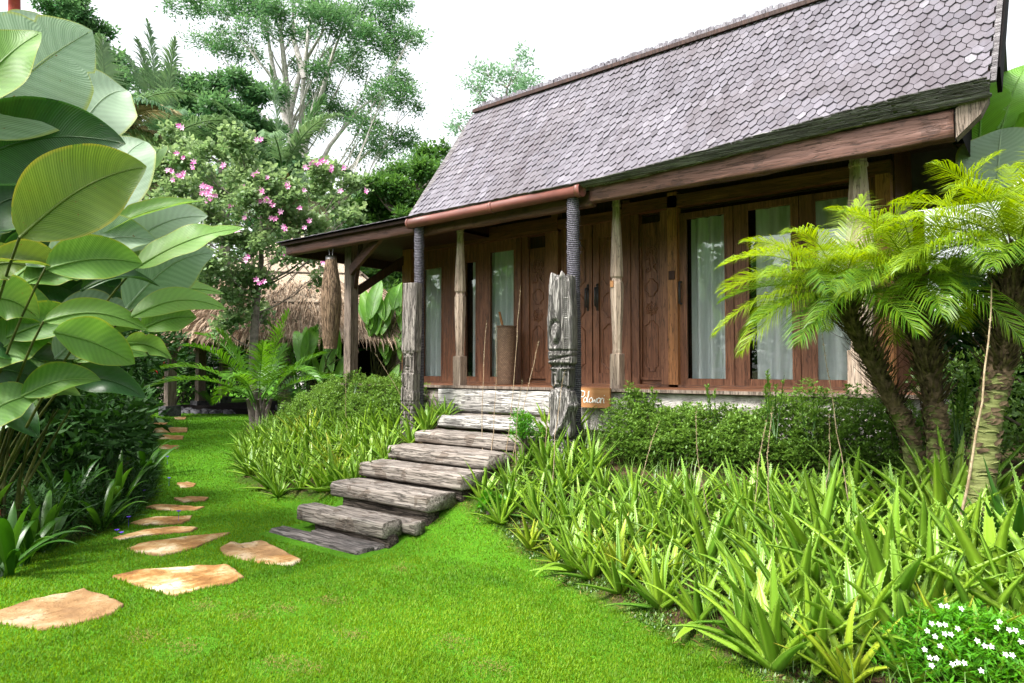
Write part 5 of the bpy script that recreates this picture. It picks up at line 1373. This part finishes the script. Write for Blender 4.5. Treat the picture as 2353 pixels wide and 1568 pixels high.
# dark river stones at its foot
s=MB()
for i in range(420):
    px=U(390,720); g_=ground_at(px,945+U(-9,5)); r=U(.05,.13); st_=len(s.v)
    for a_ in range(3):
        for b_ in range(7):
            th=(a_+.5)/3*math.pi*.62; ph=b_/7*6.283; rr=r*(1+.25*noise.noise(V((i,a_,b_))))
            s.add(g_+V((rr*math.sin(th)*math.cos(ph)*1.3,rr*math.sin(th)*math.sin(ph),rr*.7*math.cos(th))),t=rnd())
    c=s.add(g_+V((0,0,r*.7)))
    for a_ in range(2):
        for b_ in range(7): s.f.append((st_+a_*7+b_,st_+a_*7+(b_+1)%7,st_+(a_+1)*7+(b_+1)%7,st_+(a_+1)*7+b_))
    for b_ in range(7): s.f.append((st_+b_,st_+(b_+1)%7,c))
tag(s.build('river_stones',M['stones']),'band of dark river stones at the far end of the lawn','stones',kind='stuff')
# ------------------------------------------------------------------ trees
def clump_tree(name,label,trunk,rad,clumps,depth,n,L,W,mat,bark,group=None,k=4,thick=1.,flat=.5,fork=.55,cat='tree',dj=.06,brr=.05):
    """trunk: list of px points (px,py) at given depth; clumps: (px,py,rx,ry[,weight])"""
    T=[atD(a,b,depth) for a,b in trunk]; T[0].z=height(T[0].x,T[0].y)-.1
    o=thing(name,T[0],label,cat,group); s=MB()
    P=[]; Rr=[]
    for i in range(len(T)-1):
        for q in range(5): P.append(T[i].lerp(T[i+1],q/5)); Rr.append(lerp(rad[i],rad[i+1],q/5))
    P.append(T[-1]); Rr.append(rad[-1]); s.tube(P,Rr,8)
    s.build('trunk',M[bark],o)
    s=MB(); br=MB(); sc=depth/FOC; tot=sum(c[2]*c[3] for c in clumps)
    for c in clumps:
        dd=depth*(1+U(-dj,dj)); cen=atD(c[0],c[1],dd); rx=c[2]*sc; rz=c[3]*sc
        m_=int(n*c[2]*c[3]/tot)
        sub=max(3,int(c[2]*c[3]/250)); 
        for i in range(sub):
            while True:
                q=V((U(-1,1),U(-1,1),U(-1,1)))
                if q.length<1: break
            cc=cen+V((RT[0]*q.x*rx+FW[0]*q.y*rx*.8,RT[1]*q.x*rx+FW[1]*q.y*rx*.8,q.z*rz*.85)); r=U(.22,.42)
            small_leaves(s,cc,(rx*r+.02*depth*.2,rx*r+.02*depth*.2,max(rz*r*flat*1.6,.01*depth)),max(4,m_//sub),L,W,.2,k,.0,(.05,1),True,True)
        # branch: from the trunk point a bit lower, curving up
        best=min(range(len(P)),key=lambda j:(P[j]-cen).length+max(0,(P[j].z-cen.z+ (cen-P[j]).length*fork))*3)
        if rnd()<.35: continue
        a=P[best]; b=cen; mid=(a+b)/2+V((0,0,-.12*(b-a).length)); pts=[]
        for q in range(9):
            f=q/8; pts.append(a*(1-f)**2+mid*2*f*(1-f)+b*f*f+V((U(-1,1),U(-1,1),U(-1,1)))*.008*(b-a).length)
        r0=min(Rr[best]*.6,brr*depth/15*clamp((b-a).length/4+.3)); br.tube(pts,[lerp(r0,r0*.2,q/8) for q in range(9)],5)
        for q in range(4):
            e=cen+V((U(-1,1)*rx,U(-1,1)*rx,U(-.6,.8)*rz)); st_=pts[random.randrange(4,8)]; br.tube([st_,(st_+e)/2+V((0,0,.05*depth*.1)),e],[r0*.4,r0*.25,r0*.08],4)
    s.build('crown',M[mat],o); br.build('branches',M[bark],o)
    return o,P
random.seed(31)
tall=[(440,22,50,22),(500,20,60,22),(560,8,60,20),(610,25,50,20),(660,25,50,28),(700,5,50,20),(745,45,60,35),(780,15,50,25),(835,30,60,30),(880,10,50,20),(900,70,55,28),(940,78,35,16),(850,90,50,22),(805,60,50,22),
(490,92,42,22),(535,105,45,22),(575,135,38,16),(560,85,30,12),(640,75,40,14),(600,55,40,14),
(700,80,35,20),(770,130,50,22),(820,115,40,18),(735,160,40,20),(690,150,25,12),(905,115,35,15),
(860,165,45,16),(905,190,45,24),(940,215,36,22),(880,215,40,16),(955,250,22,16),(850,235,40,16),
(730,215,45,26),(765,240,40,24),(700,240,40,24),(660,225,35,28),(800,265,35,14),
(860,278,48,14),(905,300,42,18),(845,300,40,14),(935,330,34,18),(880,330,45,14),(820,360,35,12),(955,365,30,18),(890,355,35,12),(720,290,40,20),(650,290,35,22)]
clump_tree('rain_tree','tall airy tree with pale forking trunk above the flowering tree','x' and [(700,900),(690,600),(684,430),(672,330),(660,220),(650,120),(640,20)],[.42,.36,.30,.22,.15,.10,.05],tall,30,40000,.17,.06,'tree_leaf','bark_pale',fork=.9,dj=.09,flat=.36,brr=.028)
# second pale stems of the same tree
tr=bpy.data.objects['rain_tree']; s=MB()
for pts in ([(684,430),(690,300),(700,180),(712,60),(720,-30)],[(684,430),(700,320),(740,200),(770,120),(790,60)],[(672,330),(640,220),(622,120),(610,40)],[(690,470),(720,420),(760,330),(830,250),(880,210)],[(690,520),(740,420),(800,390),(860,340)],[(665,260),(690,150),(745,60)],[(700,180),(680,90),(668,10)]):
    P=[atD(a,b,30) for a,b in pts]; s.tube([P[0]]+[p+V((U(-.1,.1),U(-.1,.1),U(-.1,.1))) for p in P[1:]],[lerp(.16,.04,i/(len(P)-1)) for i in range(len(P))],6)
s.build('stem',M['bark_pale'],tr)
low=[(430,190,45,22),(485,205,50,26),(540,195,40,20),(575,225,45,28),(450,245,50,26),(510,255,50,28),(560,275,45,28),(420,290,40,30),(470,300,45,26),(610,300,40,26),(600,350,50,30),(520,330,50,26),(400,235,30,24),(650,370,40,24)]
clump_tree('leafy_tree','dark leafy tree between the two coconut palms',[(520,900),(515,500),(510,300),(505,210)],[.25,.2,.14,.06],low,27,24000,.20,.085,'tree_leaf','bark_mid',group='broadleaf trees behind the garden',dj=.05)
clump_tree('leafy_tree','dark tree whose top rises behind the giant leaves',[(210,900),(215,500),(215,200),(205,90)],[.25,.2,.14,.06],[(180,45,35,20),(215,80,45,25),(235,120,35,25),(195,110,40,25),(240,170,40,28),(200,180,50,30),(180,15,25,18),(150,30,30,18),(250,230,40,30),(120,10,30,20),(280,150,25,20)],24,15000,.17,.08,'tree_leaf','bark_mid',group='broadleaf trees behind the garden')
clump_tree('leafy_tree','bushy green tree just left of the roof slope',[(965,900),(960,600),(955,440)],[.22,.18,.08],[(990,365,28,22),(1010,390,25,28),(960,400,40,22),(1000,430,28,25),(950,435,45,22),(900,430,45,18),(870,450,45,20),(920,465,50,20),(960,470,35,18),(840,470,40,16),(1015,350,14,14),(900,400,40,18),(850,425,30,14),(880,500,40,20),(820,500,40,20),(940,500,30,16)],24,22000,.17,.08,'tree_dark','bark_mid',group='broadleaf trees behind the garden')
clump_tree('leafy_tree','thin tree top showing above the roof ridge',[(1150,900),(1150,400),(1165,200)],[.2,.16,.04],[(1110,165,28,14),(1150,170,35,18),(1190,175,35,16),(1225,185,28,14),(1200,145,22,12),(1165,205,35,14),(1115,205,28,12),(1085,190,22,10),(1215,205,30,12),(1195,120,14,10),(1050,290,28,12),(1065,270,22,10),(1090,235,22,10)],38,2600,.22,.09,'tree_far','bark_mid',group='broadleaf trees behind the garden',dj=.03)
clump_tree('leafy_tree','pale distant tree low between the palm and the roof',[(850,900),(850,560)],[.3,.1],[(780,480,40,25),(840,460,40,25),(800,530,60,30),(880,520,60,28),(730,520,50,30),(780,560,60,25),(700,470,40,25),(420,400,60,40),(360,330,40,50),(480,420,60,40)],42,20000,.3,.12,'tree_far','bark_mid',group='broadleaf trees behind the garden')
clump_tree('leafy_tree','distant tree filling the gap at the far left behind the leaves',[(330,900),(330,500)],[.3,.1],[(300,300,60,50),(330,420,60,60),(280,480,60,60),(330,560,70,60),(420,560,60,50),(380,640,70,50),(300,680,60,50),(450,700,60,40),(560,620,60,40),(650,560,70,50),(600,480,70,50),(300,220,45,40),(350,180,35,40)],36,26000,.28,.12,'tree_leaf','bark_mid',group='broadleaf trees behind the garden')
clump_tree('leafy_tree','green bushy tree seen under the porch canopy',[(885,900),(885,720),(885,640)],[.2,.15,.1],[(840,640,30,25),(870,670,35,30),(910,690,35,30),(940,650,30,30),(890,620,35,25),(850,700,30,25),(930,720,30,30),(800,620,30,25)],23,9000,.24,.11,'tree_dark','bark_mid',group='broadleaf trees behind the garden')
# coconut palms
def coco(label,px,top,depth,n,L,seed,specials=(),tr=.16):
    random.seed(seed); B=atD(px,900,depth); B.z=height(B.x,B.y); T=atD(px+U(-4,4),top,depth)
    o=thing('coconut_palm',B,label,'palm','coconut palms behind the garden')
    s=MB(); s.tube([B,B.lerp(T,.5)+V((.1,.1,0)),T],[tr,tr*.75,tr*.7],9); s.build('trunk',M['bark_mid'],o)
    for i in range(n):
        a=i*2.399+seed; el=lerp(-.5,1.2,i/n); d=V((math.cos(a)*math.cos(el),math.sin(a)*math.cos(el),math.sin(el)))
        s=MB(); frond(s,T,d,L*U(.8,1.1),1.5,54,L*.26,.05,va=.1,rach=.035,tint=U(.1,.8),curlt=.9,start=.16); s.build('frond',M['coconut_dry' if i<2 else 'coconut'],o)
    for (dx,dz,dl,tint,mt) in specials:
        d=V((RT[0]*dx,RT[1]*dx,dz))+V((FW[0],FW[1],0))*U(-.2,.2); s=MB(); frond(s,T,d,dl,.35 if dz>1 else 1.1,62,L*.28,.055,va=.1,rach=.035,tint=tint,curlt=.6,start=.12); s.build('frond',M[mt],o)
    s=MB()
    for i in range(40): 
        a=rnd()*6.28; p=T+V((math.cos(a)*.15,math.sin(a)*.15,U(-.3,.1))); s.blade([p,p+V((math.cos(a)*.15,math.sin(a)*.15,-.3)),p+V((math.cos(a)*.12,math.sin(a)*.12,-.8))],[.05,.06,.01],(-math.sin(a),math.cos(a),0),.2,1,rnd())
    s.build('dry_sheath',M['litter'],o)
coco('coconut palm with upright frond left of the tall tree',372,330,21,12,2.9,41,[(-.45,2,3.4,.5,'coconut'),(-.25,2.2,3.8,.3,'coconut'),(-.6,1.6,3.2,.3,'coconut'),(1.2,.9,3.0,.6,'coconut'),(.2,1.9,3.2,.5,'coconut')])
coco('coconut palm with spreading fronds in front of the tall tree',648,400,22,15,3.0,42,[(-.2,2,3.4,.4,'coconut'),(-.9,1.2,3.2,.5,'coconut'),(.9,.55,2.3,.2,'coconut'),(-1.2,.4,2.8,.4,'coconut'),(.4,-1,1.9,.8,'coconut_dry'),(-.4,-1,1.9,.9,'coconut_dry'),(.6,1.4,2.8,.3,'coconut')])
coco('coconut palm with frond tips spreading behind the giant leaves',250,300,17,15,2.4,43,[(.9,.7,2.0,.95,'coconut_dry'),(1.1,.3,1.9,.95,'coconut_dry'),(-.2,2,2.4,.7,'coconut')])
# thin bare stems top left
s=MB(); p0=atD(33,50,7.4); s.tube([V((p0.x,p0.y,height(p0.x,p0.y))),atD(33,60,7.4),atD(33,-40,7.4)],[.07,.06,.055],10); 
tag(s.build('red_palm_stem',plain('red_stem',(.25,.03,.02),(.42,.08,.06),9,.5),loc=(p0.x,p0.y,height(p0.x,p0.y))),'smooth red palm stem sticking up in the top left corner','palm stem')
# --- pink flowering tree
random.seed(77)
bc=[(400,330,35,45),(365,400,45,45),(435,370,40,40),(495,345,40,30),(545,330,35,35),(415,440,50,35),(490,420,50,45),(560,395,40,35),(620,430,50,35),(560,470,50,35),(480,490,50,35),(690,440,40,30),(735,395,45,30),(765,445,45,25),(820,430,35,22),(640,500,50,35),(715,510,45,30),(560,555,50,35),(640,565,50,35),(500,610,45,35),(560,640,50,35),(610,640,35,30),(690,585,40,28),(725,640,22,14),(540,700,45,35),(600,720,35,35),(500,745,30,26),(440,560,40,35),(385,480,40,30),(760,560,40,25),(460,640,40,30),(800,500,30,20),(380,360,20,40)]
o,P=clump_tree('orchid_tree','round leaved tree dotted with pink blossoms in front of the thatched pavilion',[(585,940),(582,800),(588,700),(600,600),(600,480)],[.09,.08,.07,.05,.02],bc,13,15500,.08,.08,'bauhinia','bark_mid',k=5,flat=1.,fork=.5,dj=.07,brr=.035)
fls=[(408,352),(422,296),(470,440),(478,432),(462,445),(490,450),(395,395),(410,405),(420,400),(510,378),(598,322),(602,438),(582,400),(590,396),(618,465),(628,470),(612,455),(622,498),(648,487),(610,462),(560,430),(720,372),(740,368),(728,380),(765,385),(790,385),(840,440),(780,440),(545,528),(560,500),(598,648),(592,640),(650,585),(700,520),(330,468),(325,470),(570,590),(740,600),(690,480),(445,385),(475,465),(485,440),(465,425),(615,405),(480,455),(750,372),(710,385),(700,440),(655,520),(530,470),(430,500),(660,420),(760,670),(745,690)]
fls+=[(a+U(-14,14),b+U(-12,12)) for a,b in fls if rnd()<.6]
for k,(px,py) in enumerate(fls):
    p=atD(px+U(-3,3),py+U(-3,3),12.1); s=MB()
    for j in range(6):
        a=j*1.047+k; v_=V((RT[0]*math.cos(a),RT[1]*math.cos(a),math.sin(a)))-V((FW[0],FW[1],0))*.4; s.leaf(p,v_,V((-FW[0],-FW[1],.1)).cross(v_),U(.045,.075),.028,rnd(),.1)
    s.build('blossom',M['pink'],o)
# --- trees behind the viewer, seen only as reflections and as shade
random.seed(91)
def back_tree(name,x,y,h,r,lab):
    o=thing(name,(x,y,0),lab,'tree','trees on the far side of the lawn'); s=MB(); s.tube([(x,y,0),(x+.2,y,h*.5),(x,y,h*.8)],[.25,.18,.08],8); s.build('trunk',M['bark'],o)
    s=MB()
    for i in range(26):
        q=V((U(-1,1),U(-1,1),U(-1,1))); small_leaves(s,V((x+q.x*r*.8,y+q.y*r*.8,h*.65+q.z*h*.3)),(r*.35,r*.35,r*.3),130,.34,.16,.2,4,0,(.1,.9))
    s.build('crown',M['tree_dark'],o)
for i,(x,y,h,r) in enumerate(((2.5,-10,5.0,2.6),(9,-8,6.5,3),(-3.5,-11,5.5,3),(-8,-10,5.2,3),(-12,-8.5,4.8,3),(-16,-7,5.4,3),(-20.5,-5,4.6,2.8),(-24,-3,6.2,3),(-12.5,-13,7,3),(-19,-11,7.5,3),(-27,-9,8,4))):
    back_tree('garden_tree',x,y,h,r,'leafy tree across the lawn mirrored in the glass doors')
# ------------------------------------------------------------------ camera, light
cd=bpy.data.cameras.new('camera'); cam=bpy.data.objects.new('camera',cd); C.objects.link(cam); bpy.context.scene.camera=cam
cam.location=(0,0,ZC); cam.rotation_euler=(math.pi/2+PITCH,0,YAW); cd.sensor_width=36; cd.lens=36*FOC/2352; cd.clip_end=2000; cd.clip_start=.05
SUN_EL=math.radians(54); SUN_AZ=math.radians(196)   # azimuth measured from +Y clockwise
w=bpy.data.worlds.new('World'); bpy.context.scene.world=w; w.use_nodes=True; nt=w.node_tree; nt.nodes.clear()
sky=nt.nodes.new('ShaderNodeTexSky'); sky.sky_type='NISHITA'; sky.sun_disc=False; sky.sun_elevation=SUN_EL; sky.sun_rotation=SUN_AZ; sky.dust_density=4; sky.air_density=1.2
hsn=nt.nodes.new('ShaderNodeHueSaturation'); hsn.inputs['Saturation'].default_value=.18; hsn.inputs['Value'].default_value=1.0
bg=nt.nodes.new('ShaderNodeBackground'); bg.inputs['Strength'].default_value=.135; wo=nt.nodes.new('ShaderNodeOutputWorld')
nt.links.new(sky.outputs[0],hsn.inputs['Color']); nt.links.new(hsn.outputs[0],bg.inputs[0]); nt.links.new(bg.outputs[0],wo.inputs[0])
sd=bpy.data.lights.new('sun','SUN'); sd.energy=2.6; sd.angle=math.radians(13); sd.color=(1,.96,.9); so=bpy.data.objects.new('sun',sd); C.objects.link(so)
dv=V((math.sin(SUN_AZ)*math.cos(SUN_EL),math.cos(SUN_AZ)*math.cos(SUN_EL),math.sin(SUN_EL))); so.rotation_euler=dv.to_track_quat('Z','Y').to_euler()
sc=bpy.context.scene; sc.view_settings.view_transform='Standard'; sc.view_settings.look='None'; sc.view_settings.exposure=1.7; sc.view_settings.gamma=1
sc.cycles.max_bounces=8; sc.cycles.transparent_max_bounces=12; sc.cycles.use_denoising=True
